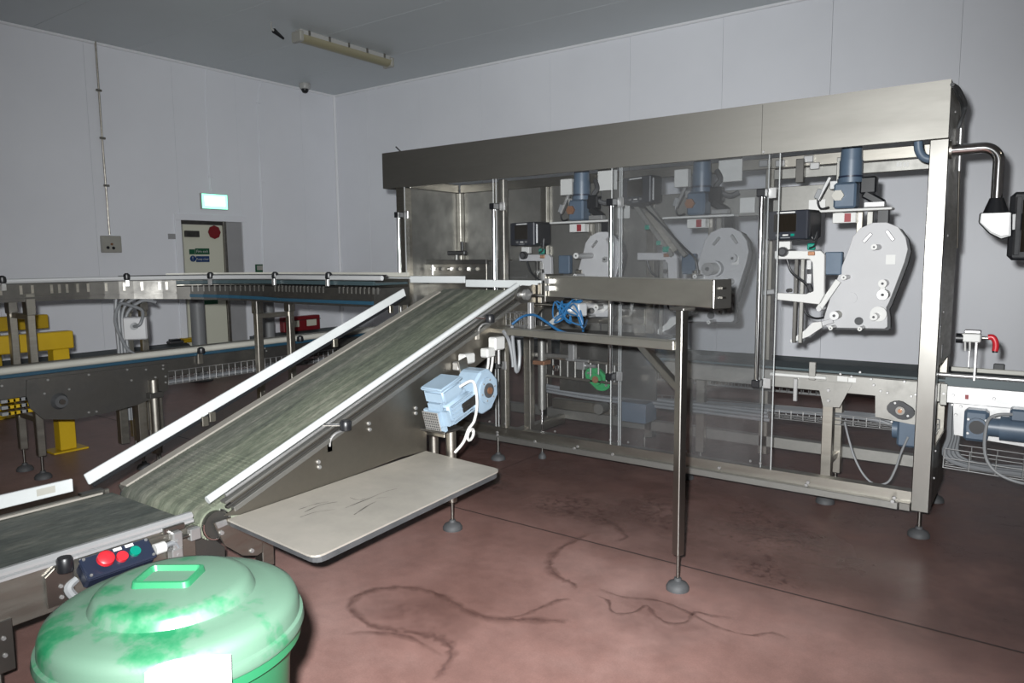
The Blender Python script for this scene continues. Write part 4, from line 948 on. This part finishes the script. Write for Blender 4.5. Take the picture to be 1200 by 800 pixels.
cyl('bearing_boss', p+V((0, -.03, 0)), p, .045, 'greenpaint', gbp); cyl('bearing_bore', p+V((0, -.034, 0)), p+V((0, -.028, 0)), .026, 'copper', gbp)
for a_ in (2.55, -.6): bolt(p+V((math.cos(a_)*.09, -.002, math.sin(a_)*.07)), (0, -1, 0), gbp, .011)
for k, zz in enumerate((.52, .49, .46)): tube('cable', [(-3.15, 4.72+.03*k, zz), (-2.7, 4.7+.03*k, zz-.015), (-2.1, 4.72+.03*k, zz-.02), (-1.4, 4.75+.03*k, zz-.03)], .012, 'pipe', ub)
steel_box('lower_cross_beam', -3.16, -2.6, 4.9, 4.96, .30, .38, 'steel', ub)
p = py(705, 478, 4.7); cyl('drain_coupling', p+V((0, -.05, 0)), p+V((0, .05, 0)), .04, 'steel_m', ub)
steel_box('drive_motor', -2.42, -2.2, 4.62, 4.80, .34, .48, 'blue', ub)
# left bay: laser-cut cover, clamp
lb = thing('infeed_cover', 'low stainless cover with rollers inside the left end of the labelling machine', 'cover', (-3.85, 4.7, .9))
a, c = py(494, 320, 4.6), py(570, 304, 4.6)
box('cover_front', (a.x, 4.6, .92), (c.x, 4.61, c.z), 'steel', lb); box('cover_lip', (a.x-.01, 4.585, c.z-.035), (c.x+.01, 4.61, c.z), 'steel_d', lb)
box('cover_top', (a.x, 4.6, c.z-.01), (c.x, 4.95, c.z), 'steel', lb); box('cover_stand', (a.x+.1, 4.7, .24), (c.x-.1, 4.9, .92), 'steel_d', lb)
for k in range(6):
    p = py(507+10*k, 315, 4.59); cyl('roller', p-V((.015, 0, 0)), p+V((.015, 0, 0)), .014, 'chrome' if k % 2 == 0 else 'steel_m', lb, n=10)
p = py(507, 315, 4.56); cyl('peg', p-V((0, 0, .05)), p+V((0, 0, .03)), .010, 'chrome', lb)
p = py(535, 296, 4.7); cl_ = thing('sensor_clamp', 'dark sensor clamp standing on the stainless cover inside the machine', 'clamp', tuple(p-V((0, 0, .05))))
box('clamp_arm', p+V((-.09, -.02, -.02)), p+V((.10, .02, .015)), 'black', cl_, .006); box('clamp_stem', p+V((.05, -.012, .0)), p+V((.075, .012, .09)), 'black', cl_, .004); cyl('clamp_pin', p+V((0, 0, -.07)), p+V((0, 0, -.02)), .02, 'steel_m', cl_)

# ================================================================== LABEL APPLICATORS
PY = 4.78
GRP = 'label applicators in a row inside the machine'
def Q(cx, cy, Y): return py(880+cx*.3, 160+cy*.3, Y)
OUT = [(385, 430), (398, 390), (428, 357), (478, 336), (530, 335), (575, 353), (604, 393), (613, 440), (600, 490), (562, 590), (538, 650), (528, 668), (533, 700), (533, 742), (522, 750), (300, 746), (280, 730), (290, 690), (318, 605), (350, 520)]
def applicator(dx, label, n):
    D = V((dx, 0, 0))
    t = thing('label_applicator', label, 'applicator', tuple(Q(450, 745, PY)+D), GRP)
    q = lambda cx, cy, Y=PY: Q(cx, cy, Y)+D
    bp = prism('back_outline', [q(x, y)+V((.012, .03, -.012)) for x, y in OUT], (0, .05, 0), 'rubber', t)  # dark copy of the face outline behind it, shifted right and down
    pl = prism('face_plate', [q(x, y) for x, y in OUT], (0, .012, 0), 'grey', t, .002)
    def peg(cx, cy, r, ln, m='alu', name='roller', cap=None):
        p = q(cx, cy); o = cyl(name, p, p-V((0, ln, 0)), r, m, t, n=18)
        if cap: cyl('roller_cap', p-V((0, ln, 0)), p-V((0, ln+.006, 0)), r*1.05, cap, o, n=18); cyl('roller_bore', p-V((0, ln+.005, 0)), p-V((0, ln+.008, 0)), r*.35, 'rubber', o, n=10)
        return o
    for (x0, y0), (x1, y1) in (((440, 412), (472, 378)), ((530, 367), (558, 405))): bar('slot_guide', q(x0, y0)-V((0, .004, 0)), q(x1, y1)-V((0, .004, 0)), .02, .012, 'alu', t, up=(0, 1, 0))
    if n == 3: peg(500, 432, .016, .15, 'alu', 'spool_pin', 'offwhite')
    elif n == 2:
        o = peg(452, 515, .052, .05, 'grey', 'spool_hub'); peg(452, 515, .04, .16, 'offwhite', 'spool_core', 'alu'); peg(540, 470, .028, .03, 'alu', 'guide_roller', 'grey')
    else: peg(432, 452, .02, .22, 'alu', 'spool_core', 'offwhite'); peg(520, 470, .02, .02, 'grey', 'guide_roller', 'alu')
    obox('access_cover', q(546, 480)-V((0, .002, 0)), (1, 0, 0), .055, .05, .004, 'offwhite', t, up=(0, 1, 0), b=0)
    lk = bar('link_plate', q(522, 572)-V((0, .06, 0)), q(520, 622)-V((0, .06, 0)), .03, .012, 'offwhite', t, up=(0, 1, 0))
    peg(525, 572, .022, .09, 'alu', 'nip_roller', 'offwhite'); peg(525, 615, .028, .09, 'offwhite', 'nip_roller', 'alu')
    peg(500, 692, .045, .02, 'offwhite', 'drive_disc'); peg(492, 700, .020, .10, 'alu', 'guide_roller', 'offwhite')
    peg(422, 720, .024, .008, 'rubber', 'blank_plug'); peg(392, 630, .034, .006, 'grey', 'round_window')
    for cx, cy in ((328, 742), (440, 745)): peg(cx, cy, .012, .11, 'alu', 'guide_roller', 'offwhite')
    peg(340, 695, .025, .10, 'cream', 'guide_roller', 'alu'); peg(380, 548, .014, .12, 'alu', 'dancer_pin', 'offwhite')
    bar('dancer_arm', q(358, 560)-V((0, .11, 0)), q(280, 672)-V((0, .11, 0)), .034, .012, 'offwhite', t, up=(0, 1, 0)); cyl('dancer_roller', q(285, 668), q(285, 668)-V((0, .13, 0)), .014, 'alu', t)
    pe = prism('peel_blade', [q(x, y)-V((0, .09, 0)) for x, y in ((255, 722), (288, 718), (292, 740), (240, 775), (172, 800), (168, 790), (225, 752))], (0, .05, 0), 'offwhite', t)
    bar('peel_arm', q(330, 715)-V((0, .06, 0)), q(262, 735)-V((0, .06, 0)), .03, .014, 'grey', t, up=(0, 1, 0))
    tube('sensor_cable', [q(310, 700, PY+.02), q(255, 710, PY+.02), q(215, 690, PY+.02), q(205, 650, PY+.02)], .007, 'black', t)
    # vertical slide, bracket plate and gear motor
    z0 = q(300, 292).z
    bk = obox('bracket_plate', V((q(375, 290).x, PY, z0)), (1, 0, 0), .10, q(550, 280).x-q(200, 280).x, .014, 'offwhite', t)
    obox('rail_clamp', V((q(490, 270).x, PY-.04, z0+.025)), (1, 0, 0), .06, .11, .03, 'alu', t)
    obox('slide_body', V((q(372, 312).x, PY-.02, z0-.045)), (1, 0, 0), .07, .13, .06, 'offwhite', t); obox('slide_band', V((q(386, 312).x, PY-.058, z0-.045)), (1, 0, 0), .006, .035, .05, 'redbox', t, b=0)
    for cx, m in ((425, 'steel'), (465, 'steel_m')): box('slide_rail', (q(cx-14, 300).x, PY+.02, z0-.30), (q(cx+10, 300).x, PY+.06, z0-.01), m, t)
    obox('slide_chain', V((q(515, 310).x, PY+.03, z0-.05)), (1, 0, 0), .05, .06, .09, 'black', t)
    xm_ = q(395, 100).x; r = .062
    gb_ = obox('gearbox', V((xm_-.018, PY-.02, z0+.085)), (0, 0, 1), .125, .15, .12, 'blue', t, up=(0, 1, 0), b=.012)
    hp = V((xm_-.05, PY-.085, z0+.085)); bm = bmesh.new(); acyl(bm, hp, hp-V((0, .02, 0)), .034, n=6); obj('hex_hub', bm, 'cream' if n == 3 else 'copper', gb_)
    mo = cyl('motor_flange', (xm_, PY-.02, z0+.16), (xm_, PY-.02, z0+.185), .072, 'blue', t, n=24)
    cyl('motor_body', (xm_, PY-.02, z0+.185), (xm_, PY-.02, z0+.29), .064, 'blue', t, n=24); cyl('motor_band', (xm_, PY-.02, z0+.19), (xm_, PY-.02, z0+.20), .068, 'navy', t, n=24)
    cyl('motor_fan_cover', (xm_, PY-.02, z0+.29), (xm_, PY-.02, z0+.38), .060, 'blue', t, r1=.056, n=24)
    mt_ = obox('motor_terminal_box', V((xm_+.10, PY-.01, z0+.14)), (1, 0, 0), .07, .09, .10, 'black', t, b=.01); obox('plug', V((xm_+.13, PY-.02, z0+.06)), (.8, 0, -.5), .05, .13, .05, 'black', t, b=.01)
    obox('valve', V((q(290, 205).x, PY-.02, q(290, 205).z)), (.5, 0, 1), .02, .15, .03, 'alu', t, up=(0, 1, 0)); obox('valve_body', V((q(268, 225).x, PY-.02, q(268, 225).z)), (.4, 0, 1), .03, .06, .035, 'midgrey', t, up=(0, 1, 0)); obox('fitting', V((q(332, 190).x, PY, q(332, 190).z)), (1, 0, 0), .05, .06, .05, 'alu', t)
    if n != 3: obox('notice_card', V((xm_+.24, 4.97, z0+.075)), (1, 0, 0), .004, .10, .10, 'paper', t, b=0)
    else: obox('notice_card', V((q(228, 265).x, 4.97, q(228, 265).z)), (1, 0, 0), .004, .10, .08, 'paper', t, b=0)
    if n != 3:
        obox('relay_box', V((xm_-.17, PY+.06, z0+.27)), (1, 0, 0), .06, .10, .12, 'offwhite', t, b=.004); obox('cover_sheet', V((xm_+.15, PY+.10, z0+.31)), (1, 0, 0), .01, .16, .16, 'offwhite', t, b=.002)
        tube('wire_bundle', [(xm_+.08, PY+.04, z0+.30), (xm_+.12, PY, z0+.24), (xm_+.10, PY-.02, z0+.18), (xm_+.18, PY, z0+.13), (xm_+.24, PY+.02, z0+.15)], .018, 'rubber', t)
        obox('spool_brake', q(352, 540)+V((0, .02, 0)), (1, 0, 0), .05, .07, .07, 'steel', t, b=.01)
    obox('hanger', V((q(372, 290).x-.055, PY+.1, HB-.15)), (0, 0, 1), .05, .34, .05, 'steel_m', t, up=(0, 1, 0))
    tube('valve_cable', [q(262, 230, PY-.03), q(262, 262, PY-.03), q(275, 282, PY-.03), q(305, 275, PY-.03)], .006, 'black', t)
    return t
applicator(-.94-.905, 'label applicator with a grey spindle, next to the terminal on the left guard', 1)
applicator(-.92, 'label applicator with a pale spool hub, behind the scuffed middle guard', 2)
applicator(0, 'label applicator with a white dancer arm and peel blade in the open bay', 3)
# ------------------------------------------------------------------ operator terminals on C-shaped brackets
CO = [(92, 446), (272, 446), (287, 460), (285, 620), (265, 655), (96, 636), (96, 610), (215, 615), (244, 600), (240, 492), (228, 478), (92, 478)]
def terminal(dx, label, tilt=None):
    D = V((dx, 0, 0)); YT_ = 4.62
    q = lambda cx, cy, Y=YT_: Q(cx, cy, Y)+D
    t = thing('control_terminal', label, 'terminal', tuple(q(180, 640)), 'control terminals inside the machine')
    cbk = prism('c_bracket', [q(x, y) for x, y in CO], (0, .035, 0), 'offwhite' if dx > -.5 else 'grey', t, .003)
    if tilt is None:
        hc = q(150, 346, 4.58); ang = math.radians(-12); d = V((math.cos(ang), math.sin(ang), 0)); nn = V((d.y, -d.x, 0)); lean = 0; W, H, DP = .27, .175, .17
    else:
        hc = q(*tilt, 4.58); ang = math.radians(-18); d = V((math.cos(ang), math.sin(ang), 0)); nn = V((d.y, -d.x, 0)); W, H, DP = .27, .18, .11
    u = V((0, 0, 1))
    hd = obox('housing', hc-nn*DP*.35, d, DP, W, H, 'black', t, b=.018)
    fr = obox('front_bezel', hc+nn*DP*.17, d, .03, W*.98, H*.98, 'bezel', t, b=.006)
    obox('screen', hc+nn*(DP*.17+.016)+d*-.005+u*.012, d, .004, W*.52, H*.60, 'screen', fr, b=0)
    obox('title_strip', hc+nn*(DP*.17+.016)+u*(H*.42), d, .003, W*.42, .008, 'paper', fr, b=0)
    for k, m in ((-.05, 'alu'), (.045, 'green' if tilt is None and dx > -.5 else 'alu')): obox('key', hc+nn*(DP*.17+.016)+d*k-u*(H*.34), d, .004, .022, .014, m, fr, b=0)
    obox('key_label', hc+nn*(DP*.17+.016)-u*(H*.34), d, .003, .035, .008, 'paper', fr, b=0); obox('maker_strip', hc+nn*(DP*.17+.016)-u*(H*.43), d, .003, .06, .005, 'midgrey', fr, b=0)
    kp = q(128, 450); 
    if tilt is None:
        obox('mount_block', q(130, 425)+V((0, .02, 0)), (1, 0, 0), .04, .07, .05, 'offwhite', t); kn_ = cyl('clamp_knob', kp-V((0, .0, 0)), kp-V((0, .03, 0)), .03, 'black', t, n=14)
        cyl('knob_cap', kp-V((0, .03, 0)), kp-V((0, .036, 0)), .018, 'rubber', kn_)
        tube('terminal_cable', [hc+d*W*.45+V((0, .02, -.05)), hc+d*W*.55+V((0, .03, -.09)), hc+d*W*.62+V((0, .03, -.04)), hc+d*W*.58+V((0, .03, -.12)), hc+d*W*.45+V((0, .03, -.14))], .006, 'black', t)
    else:
        a = hc-u*H*.5-nn*.02; b = q(395, 480); c = q(250, 450)
        for o in (-.045, .045): bar('swing_arm', a+V((o, 0, 0)), q(300, 460)+V((o, 0, .0)), .03, .035, 'steel_m', t, up=(0, 1, 0))
        bar('arm_web', a.lerp(q(300, 460), .15)+V((0, .012, 0)), a.lerp(q(300, 460), .9)+V((0, .012, 0)), .006, .07, 'steel', t, up=(0, 0, 1))
        cyl('arm_pivot', a-V((.07, 0, 0)), a+V((.07, 0, 0)), .025, 'black', t)
        tube('terminal_cable', [a, a+V((.12, -.02, -.10)), q(330, 420, 4.56), q(385, 470, 4.56), q(400, 540, 4.56)], .007, 'black', t)
        for f, zz in ((.45, 0), (.75, 0)):
            p = a.lerp(q(300, 460), f)-V((.07, .02, .0)); obox('lamp_lens', p, (1, 0, 0), .02, .03, .03, 'green', t)
    gp = q(238, 430); sensor = obox('sensor_head', gp+V((0, -.01, 0)), (1, 0, 0), .03, .045, .04, 'green', t, b=.006); obox('sensor_mount', gp-V((0, 0, .04)), (1, 0, 0), .02, .04, .025, 'copper', t)
    cyl('photo_cell', q(155, 600), q(155, 600)-V((0, .06, 0)), .012, 'black', t)
    tube('loop_cable', [q(140, 480), q(160, 530), q(210, 570), q(232, 595)], .008, 'black', t); obox('cable_plug', q(232, 592), (.4, 0, -1), .025, .05, .025, 'black', t, up=(0, 1, 0))
    bar('mount_rail', q(90, 605)+V((0, .02, 0)), q(30, 612)+V((0, .02, 0)), .03, .03, 'alu', t)
    for cx in (170, 195): box('slide_column', (q(cx-8, 400).x, 4.68, q(0, 800).z), (q(cx+8, 400).x, 4.71, q(0, 480).z), 'steel_m' if cx > 180 else 'steel_d', t)
    for cy in (500, 555): obox('column_clamp', q(225, cy)+V((0, .03, 0)), (1, 0, 0), .04, .03, .06, 'alu', t)
    obox('side_unit', q(325, 495, 4.80), (1, 0, 0), .05, .10, .14, 'blue', t, b=.006)
    return t
terminal(-1.93, 'black control terminal on a grey bracket, next to the left applicator')
terminal(-.93, 'dark control terminal raised on a slanted arm behind the middle guard', (112, 172))
terminal(0, 'black control terminal on a white bracket in the open bay')

# ================================================================== MACHINE CONVEYOR (through the machine and out to the right)
mc = thing('machine_conveyor', 'narrow steel conveyor running through the labelling machine and out past its end', 'conveyor', (-1.0, 4.75, 0))
CY = 4.60
box('belt', (-2.1, CY+.02, .805), (1.3, CY+.30, .818), 'tealbelt', mc, 0)
box('side_plate', (-2.05, CY-.008, .695), (-.42, CY, .80), 'steel_m', mc); box('side_plate', (-2.1, CY-.008+.32, .695), (1.3, CY+.32, .80), 'steel_d', mc)
box('side_plate', (-.40, CY-.012, .695), (1.3, CY-.004, .79), 'alu', mc)
box('belt_side', (-.40, CY-.004, .79), (1.3, CY+.02, .835), 'tealbelt', mc, 0)
cyl('guide_rail', (-.44, CY-.02, .85), (1.3, CY-.02, .85), .012, 'alu', mc, n=12); bar('far_guide', (-.40, CY+.31, .842), (1.3, CY+.31, .845), .02, .025, 'cream', mc)
a, c = py(903, 438, CY-.02), py(968, 443, CY-.02); cyl('guide_rail', a, c, .011, 'offwhite', mc, n=10)
box('joint_plate', (-.42, CY-.016, .68), (-.385, CY-.008, .80), 'steel_m', mc)
def front(pix, m, t=.008, Y=CY-.010, name='plate'): return prism(name, [py(x, y, Y) for x, y in pix], (0, -t, 0), m, mc)
dp = front([(1026, 443), (1076, 448), (1076, 497), (1070, 497), (1026, 488)], 'steel_m', name='drive_plate')
p = py(1056, 480, CY-.02); br = prism('bearing', [p+V((math.cos(a_)*.05*(1+.5*abs(math.cos(a_-2.5))), 0, math.sin(a_)*.042*(1+.35*abs(math.sin(a_-.9))))) for a_ in [2*PI*i/18 for i in range(18)]], (0, -.025, 0), 'rubber', mc)
cyl('bearing_insert', p-V((0, .025, 0)), p-V((0, .036, 0)), .024, 'steel_b', br); cyl('shaft', p-V((0, .03, 0)), p-V((0, .05, 0)), .011, 'copper', br)
for x, y in ((1049, 472), (1064, 487)): bolt(py(x, y, CY-.046), (0, -1, 0), br, .008)
for x, y in ((1032, 458), (1040, 460), (1068, 464), (1073, 462), (1008, 436), (985, 438), (998, 441), (1021, 444), (1024, 451), (1060, 447), (1045, 494)): bolt(py(x, y, CY-.019), (0, -1, 0), mc, .008)
front([(958, 446), (999, 449), (984, 477), (965, 476)], 'steel_m', name='gusset_plate')
for x, y in ((971, 457), (971, 469)): bolt(py(x, y, CY-.018), (0, -1, 0), mc, .011)
for (x, y0) in ((-1.0, CY+.03), (-1.0, CY+.29), (-1.9, CY+.03), (-1.9, CY+.29), (.6, CY+.03), (.6, CY+.29)):
    l = box('leg', (x-.03, y0-.025, .13), (x+.03, y0+.025, .70), 'steel', mc); foot((x, y0), l, .16, .055)
bar('leg_tie', (-1.0, CY+.03, .25), (-1.0, CY+.29, .25), .03, .04, 'steel', mc)
box('label_plate', (py(982, 437, CY).x, CY-.012, .765), (py(994, 437, CY).x, CY-.008, .795), 'offwhite', mc, 0); box('label_plate', (py(995, 437, CY).x, CY-.012, .765), (py(1004, 437, CY).x, CY-.008, .79), 'paper', mc, 0)
a = py(952, 427, CY-.03); box('guide_bracket', (a.x-.02, CY-.03, .76), (a.x+.02, CY-.012, .87), 'steel_m', mc)
a = py(932, 450, CY-.03); box('hanging_tab', (a.x-.012, CY-.03, .62), (a.x+.012, CY-.012, .76), 'alu', mc)
# outside lower plate, motor
front([(1117, 468), (1260, 480), (1260, 533), (1118, 509)], 'alu', .006, CY+.0)
for x, y in ((1106, 461), (1117, 463), (1116, 474), (1126, 476), (1120, 486), (1165, 467), (1188, 517)): bolt(py(x, y, CY-.014), (0, -1, 0), mc, .008)
box('red_tag', py(1133, 465, CY-.015)-V((.008, .001, .012)), py(1133, 465, CY-.015)+V((.008, .001, .012)), 'redbox', mc, 0)
cm = thing('conveyor_motor', 'slate blue gear motor on the conveyor outside the machine', 'motor', tuple(py(1150, 510, CY-.05)))
a, c = py(1129, 513, CY-.05), py(1160, 480, CY-.05)
gx = box('gearbox', (a.x, CY-.11, a.z), (c.x, CY-.012, c.z), 'blue', cm, .015)
p = py(1145, 500, CY-.11); cyl('hub_flange', p, p-V((0, .015, 0)), .048, 'blue', gx, n=24); cyl('hub_bore', p-V((0, .012, 0)), p-V((0, .018, 0)), .036, 'black', gx, n=20)
for a_ in (.8, 2.4, 3.9, 5.5): bolt(p+V((math.cos(a_)*.055, -.002, math.sin(a_)*.055)), (0, -1, 0), gx, .008)
cyl('motor_neck', (c.x, CY-.07, p.z), (c.x+.05, CY-.07, p.z), .05, 'blue', cm, n=20); cyl('motor_body', (c.x+.05, CY-.07, p.z), (c.x+.32, CY-.07, p.z), .065, 'blue', cm, n=24)
box('terminal_box', (c.x+.09, CY-.13, p.z+.05), (c.x+.25, CY-.02, p.z+.115), 'blue', cm, .01)
tube('motor_cable', [(c.x+.10, CY-.14, p.z+.09), (c.x+.03, CY-.16, p.z+.08), (c.x-.005, CY-.15, p.z+.03), (c.x-.005, CY-.15, p.z-.13), (c.x+.05, CY-.15, p.z-.22), (c.x+.16, CY-.14, p.z-.26), (c.x+.26, CY-.1, p.z-.25)], .008, 'midgrey', cm)
im = thing('belt_drive_motor', 'slate blue motor under the conveyor inside the open bay', 'motor', (-.6, 4.7, .42))
a, c = py(1052, 520, 4.68), py(1078, 489, 4.68); mbx = box('motor_box', (a.x, 4.62, a.z), (c.x+.06, 4.78, c.z), 'blue', im, .012); cyl('motor_cap', (a.x-.03, 4.70, (a.z+c.z)/2), (a.x, 4.70, (a.z+c.z)/2), .055, 'blue', im)
tube('motor_cable', [py(1064, 512, 4.6), py(1056, 530, 4.55), py(1049, 550, 4.5), py(1040, 565, 4.48), py(1025, 567, 4.46), py(1012, 556, 4.46), py(1001, 535, 4.48), py(994, 512, 4.5), py(990, 495, 4.55)], .006, 'midgrey', im)
# cable trays
ct = thing('cable_tray', 'galvanised wire cable tray full of grey cables inside the labelling machine', 'cable tray', (-1.3, 4.98, .45))
t0, t1, t2 = py(760, 473, 4.9), py(985, 490, 4.9), py(1075, 503, 4.9)
mesh_tray('wires', (t0.x, 4.9, t0.z), (-.45, 4.9, t2.z), .15, .06, ct, 26)
for k in range(6): tube('cable', [(t0.x-.2, 4.85+.02*k, t0.z+.02), (t1.x, 4.84+.022*k, t1.z+.03), (t2.x-.1, 4.84+.022*k, t2.z+.02+.012*(k % 2)), (t2.x+.06, 4.84+.02*k, t2.z+.04)], .013, 'pipe', ct)
box('tray_bracket', (-1.05, 4.83, .20), (-1.02, 4.97, t1.z), 'steel_m', ct)
t3, t4 = py(700, 443, 5.0), py(985, 460, 5.0)
u_ = thing('upper_wire_tray', 'upper galvanised wire tray hanging behind the machine conveyor', 'cable tray', (-1.9, 5.0, .6)); mesh_tray('wires', (-3.0, 4.98, .60), (t4.x, 4.98, .60), .05, .13, u_, 44); box('hanger', (-1.9, 4.985, .6), (-1.87, 5.0, .78), 'steel_m', u_)
o_ = thing('outer_cable_tray', 'galvanised wire tray with cables under the conveyor outside the machine', 'cable tray', (0, 4.75, .28))
a, c = py(1106, 545, 4.72), py(1200, 562, 4.72)
mesh_tray('wires', (a.x, 4.74, a.z), (1.2, 4.74, c.z-.02), .14, .11, o_, 14)
for k in range(4): tube('cable', [(a.x+.02+.02*k, 4.70+.02*k, .70), (a.x+.02+.012*k, 4.70+.02*k, .50), (a.x+.05+.02*k, 4.70+.02*k, a.z+.03), (.2, 4.70+.02*k, c.z+.03+.01*k), (1.2, 4.70+.02*k, c.z)], .014, 'pipe', o_)
box('tray_clip', (.05, 4.66, c.z-.02), (.12, 4.69, c.z+.03), 'alu', o_)
# sensor bracket with red lever
sbk = thing('lever_bracket', 'bright clamp bracket with a red lever standing over the outside conveyor', 'bracket', tuple(py(1141, 446, 4.56)))
def B(x, y, Y=4.56): return py(x, y, Y)
a, c = B(1127, 400), B(1150, 391); box('clamp_block', (a.x, 4.54, a.z), (c.x, 4.60, c.z), 'offwhite', sbk, .005)
a, c = B(1130, 390), B(1150, 387); box('clamp_cap', (a.x, 4.545, a.z), (c.x, 4.595, c.z), 'alu', sbk, .004)
a, c = B(1140, 446), B(1146, 400); box('front_strap', (a.x, 4.548, a.z), (c.x, 4.556, c.z), 'alu', sbk, .002)
a, c = B(1134, 430, 4.62), B(1138, 400, 4.62); box('rear_strap', (a.x, 4.60, a.z), (c.x, 4.61, c.z), 'alu', sbk, .002)
for x in (1131, 1136.5): cyl('prong', B(x, 400, 4.535), B(x, 411, 4.535), .005, 'offwhite', sbk, n=8)
p = B(1124, 396); cyl('knob', p-V((.014, 0, 0)), p+V((.02, 0, 0)), .027, 'black', sbk, n=10)
p = B(1151, 396); cyl('lever_stud', p, p+V((.05, 0, 0)), .008, 'steel', sbk); tube('red_lever', [B(1158, 395), B(1163, 395), B(1166, 399), B(1167, 405), B(1166, 411)], .015, 'red', sbk, 10)
cyl('lever_tip', B(1166, 410), B(1166, 413), .013, 'black', sbk)
bx_ = tag(box('wall_bracket', py(1164, 433, YB-.15)-V((0, .05, 0)), py(1178, 426, YB-.15), 'midgrey', None, .01), 'small dark block on the wall kerb beyond the red lever bracket', 'block')
# monitor on a swan-neck pipe
mo = thing('swivel_monitor', 'black operator monitor on a polished bent pipe at the machine corner post', 'monitor', tuple(py(1113, 175, 4.36)))
aY = 4.36; s = py(1113, 176, aY); e = py(1168, 232, aY); zt = s.z; X1 = e.x
pts = [V((-.44, aY, zt)), V((X1-.075, aY, zt))]
for k in range(1, 9): a_ = PI/2*k/8; pts.append(V((X1-.075+math.sin(a_)*.075, aY, zt-.075+math.cos(a_)*.075)))
pts.append(V((X1, aY, e.z-.01)))
tube('pipe', pts, .026, 'chrome', mo, 20, 0); cyl('pipe_flange', (-.425, aY, zt), (-.405, aY, zt), .045, 'steel', mo)
cyl('swivel_cone', (X1, aY, e.z+.0), (X1, aY, e.z-.07), .030, 'black', mo, r1=.055)
kb = prism('pivot_box', [V((X1+dx_, aY-.045, e.z+dz_)) for dx_, dz_ in ((-.065, -.07), (.07, -.07), (.075, -.19), (.03, -.205), (-.02, -.175), (-.068, -.12))], (0, .09, 0), 'black', mo, .006)
prism('pivot_cover', [V((X1+dx_, aY-.046, e.z+dz_)) for dx_, dz_ in ((-.055, -.075), (.06, -.075), (.06, -.18), (.03, -.185), (-.01, -.165), (-.056, -.118))], (0, -.006, 0), 'offwhite', kb)
mn = mo
m0 = py(1184, 240, aY).x
obox('pivot_link', (X1+.085, aY, e.z-.12), (1, 0, 0), .07, .05, .09, 'black', mn, b=.008)
dM = V((.92, .39, 0)).normalized(); cM = V((m0, aY, e.z-.14))+dM*.21
sh = obox('shell', cM, dM, .055, .42, .33, 'black', mn, b=.022); nM = V((dM.y, -dM.x, 0))
obox('bezel', cM+nM*.03, dM, .012, .40, .31, 'rubber', mn, b=.006); obox('screen', cM+nM*.037, dM, .003, .34, .25, 'screen', mn, b=0)
obox('edge_rib', cM-dM*.19+nM*.04, (0, 0, 1), .03, .28, .02, 'rubber', mn, up=dM)

# ================================================================== GREEN BIN
BX, BY, BZ = -1.50, .80, .735
bn = thing('waste_bin', 'round green plastic bin with a dusty domed lid and a white label', 'bin', (BX, BY, 0))
lathe('body', [(0, .0), (.19, .0), (.205, .02), (.235, .60), (.245, .66), (.262, .665), (.262, .69), (.250, .70), (.250, .72), (.235, .72), (.19, .03), (0, .03)], (BX, BY, 0), 'bincap', bn, 64)
ld = lathe('lid', [(.232, -.045), (.268, -.045), (.271, -.036), (.268, -.022), (.261, -.018), (.259, .006), (.252, .021), (.237, .030), (.205, .037), (.176, .040), (.168, .043), (.160, .060), (.152, .069), (.135, .073), (.06, .078), (0, .079)], (BX, BY, BZ), 'bin', bn, 72)
hc = pz(198, 674, BZ+.085)
hd_ = V((math.cos(.62), math.sin(.62), 0)); hn = V((-hd_.y, hd_.x, 0))
def rrect(w, h, r, z, n=5):
    out = []
    for sx, sy, a0 in ((1, 1, 0), (-1, 1, PI/2), (-1, -1, PI), (1, -1, 3*PI/2)):
        for k in range(n): a_ = a0+PI/2*k/(n-1); out.append(hc+hd_*(sx*(w-r)+math.cos(a_)*r)+hn*(sy*(h-r)+math.sin(a_)*r)+V((0, 0, z-hc.z+BZ)))
    return out
bm = bmesh.new(); rings = [rrect(.064, .050, .014, .074), rrect(.061, .047, .013, .090), rrect(.055, .041, .010, .091), rrect(.050, .036, .008, .079), ]
vr = [[bm.verts.new(p) for p in r] for r in rings]
for A, B2 in zip(vr, vr[1:]):
    for i in range(len(A)): j = (i+1) % len(A); bm.faces.new((A[i], A[j], B2[j], B2[i]))
hnd = obj('lid_handle', bm, 'bincap', ld, True); prism('handle_recess', rrect(.050, .036, .008, .0795), (0, 0, -.002), 'bin', ld)
# label on the front of the lid
fd = V((-BX, -BY, 0)).normalized(); sdv = V((-fd.y, fd.x, 0))
lc0 = V((BX, BY, BZ+.0))+fd*.279; lu = (V((0, 0, 1))-fd*.45).normalized(); ln = (fd+V((0, 0, .45))).normalized()
def lab(x, y): d = _ray(x, y); return EYE+d*((lc0-EYE).dot(ln)/d.dot(ln))
lab_o = prism('paper_label', [lab(x, y) for x, y in ((169, 788), (185, 778), (205, 772), (232, 768), (255, 766.5), (271, 766), (272, 812), (170, 812))], -ln*.002, 'labelpaper', ld)
cb_ = lab(227, 809); cyl('label_disc', cb_, cb_+ln*.0015, .024, 'discblue', lab_o, n=28)
bar('label_line', lab(196, 785)+ln*.001, lab(254, 778)+ln*.001, .003, .001, 'pipe', lab_o, b=0)
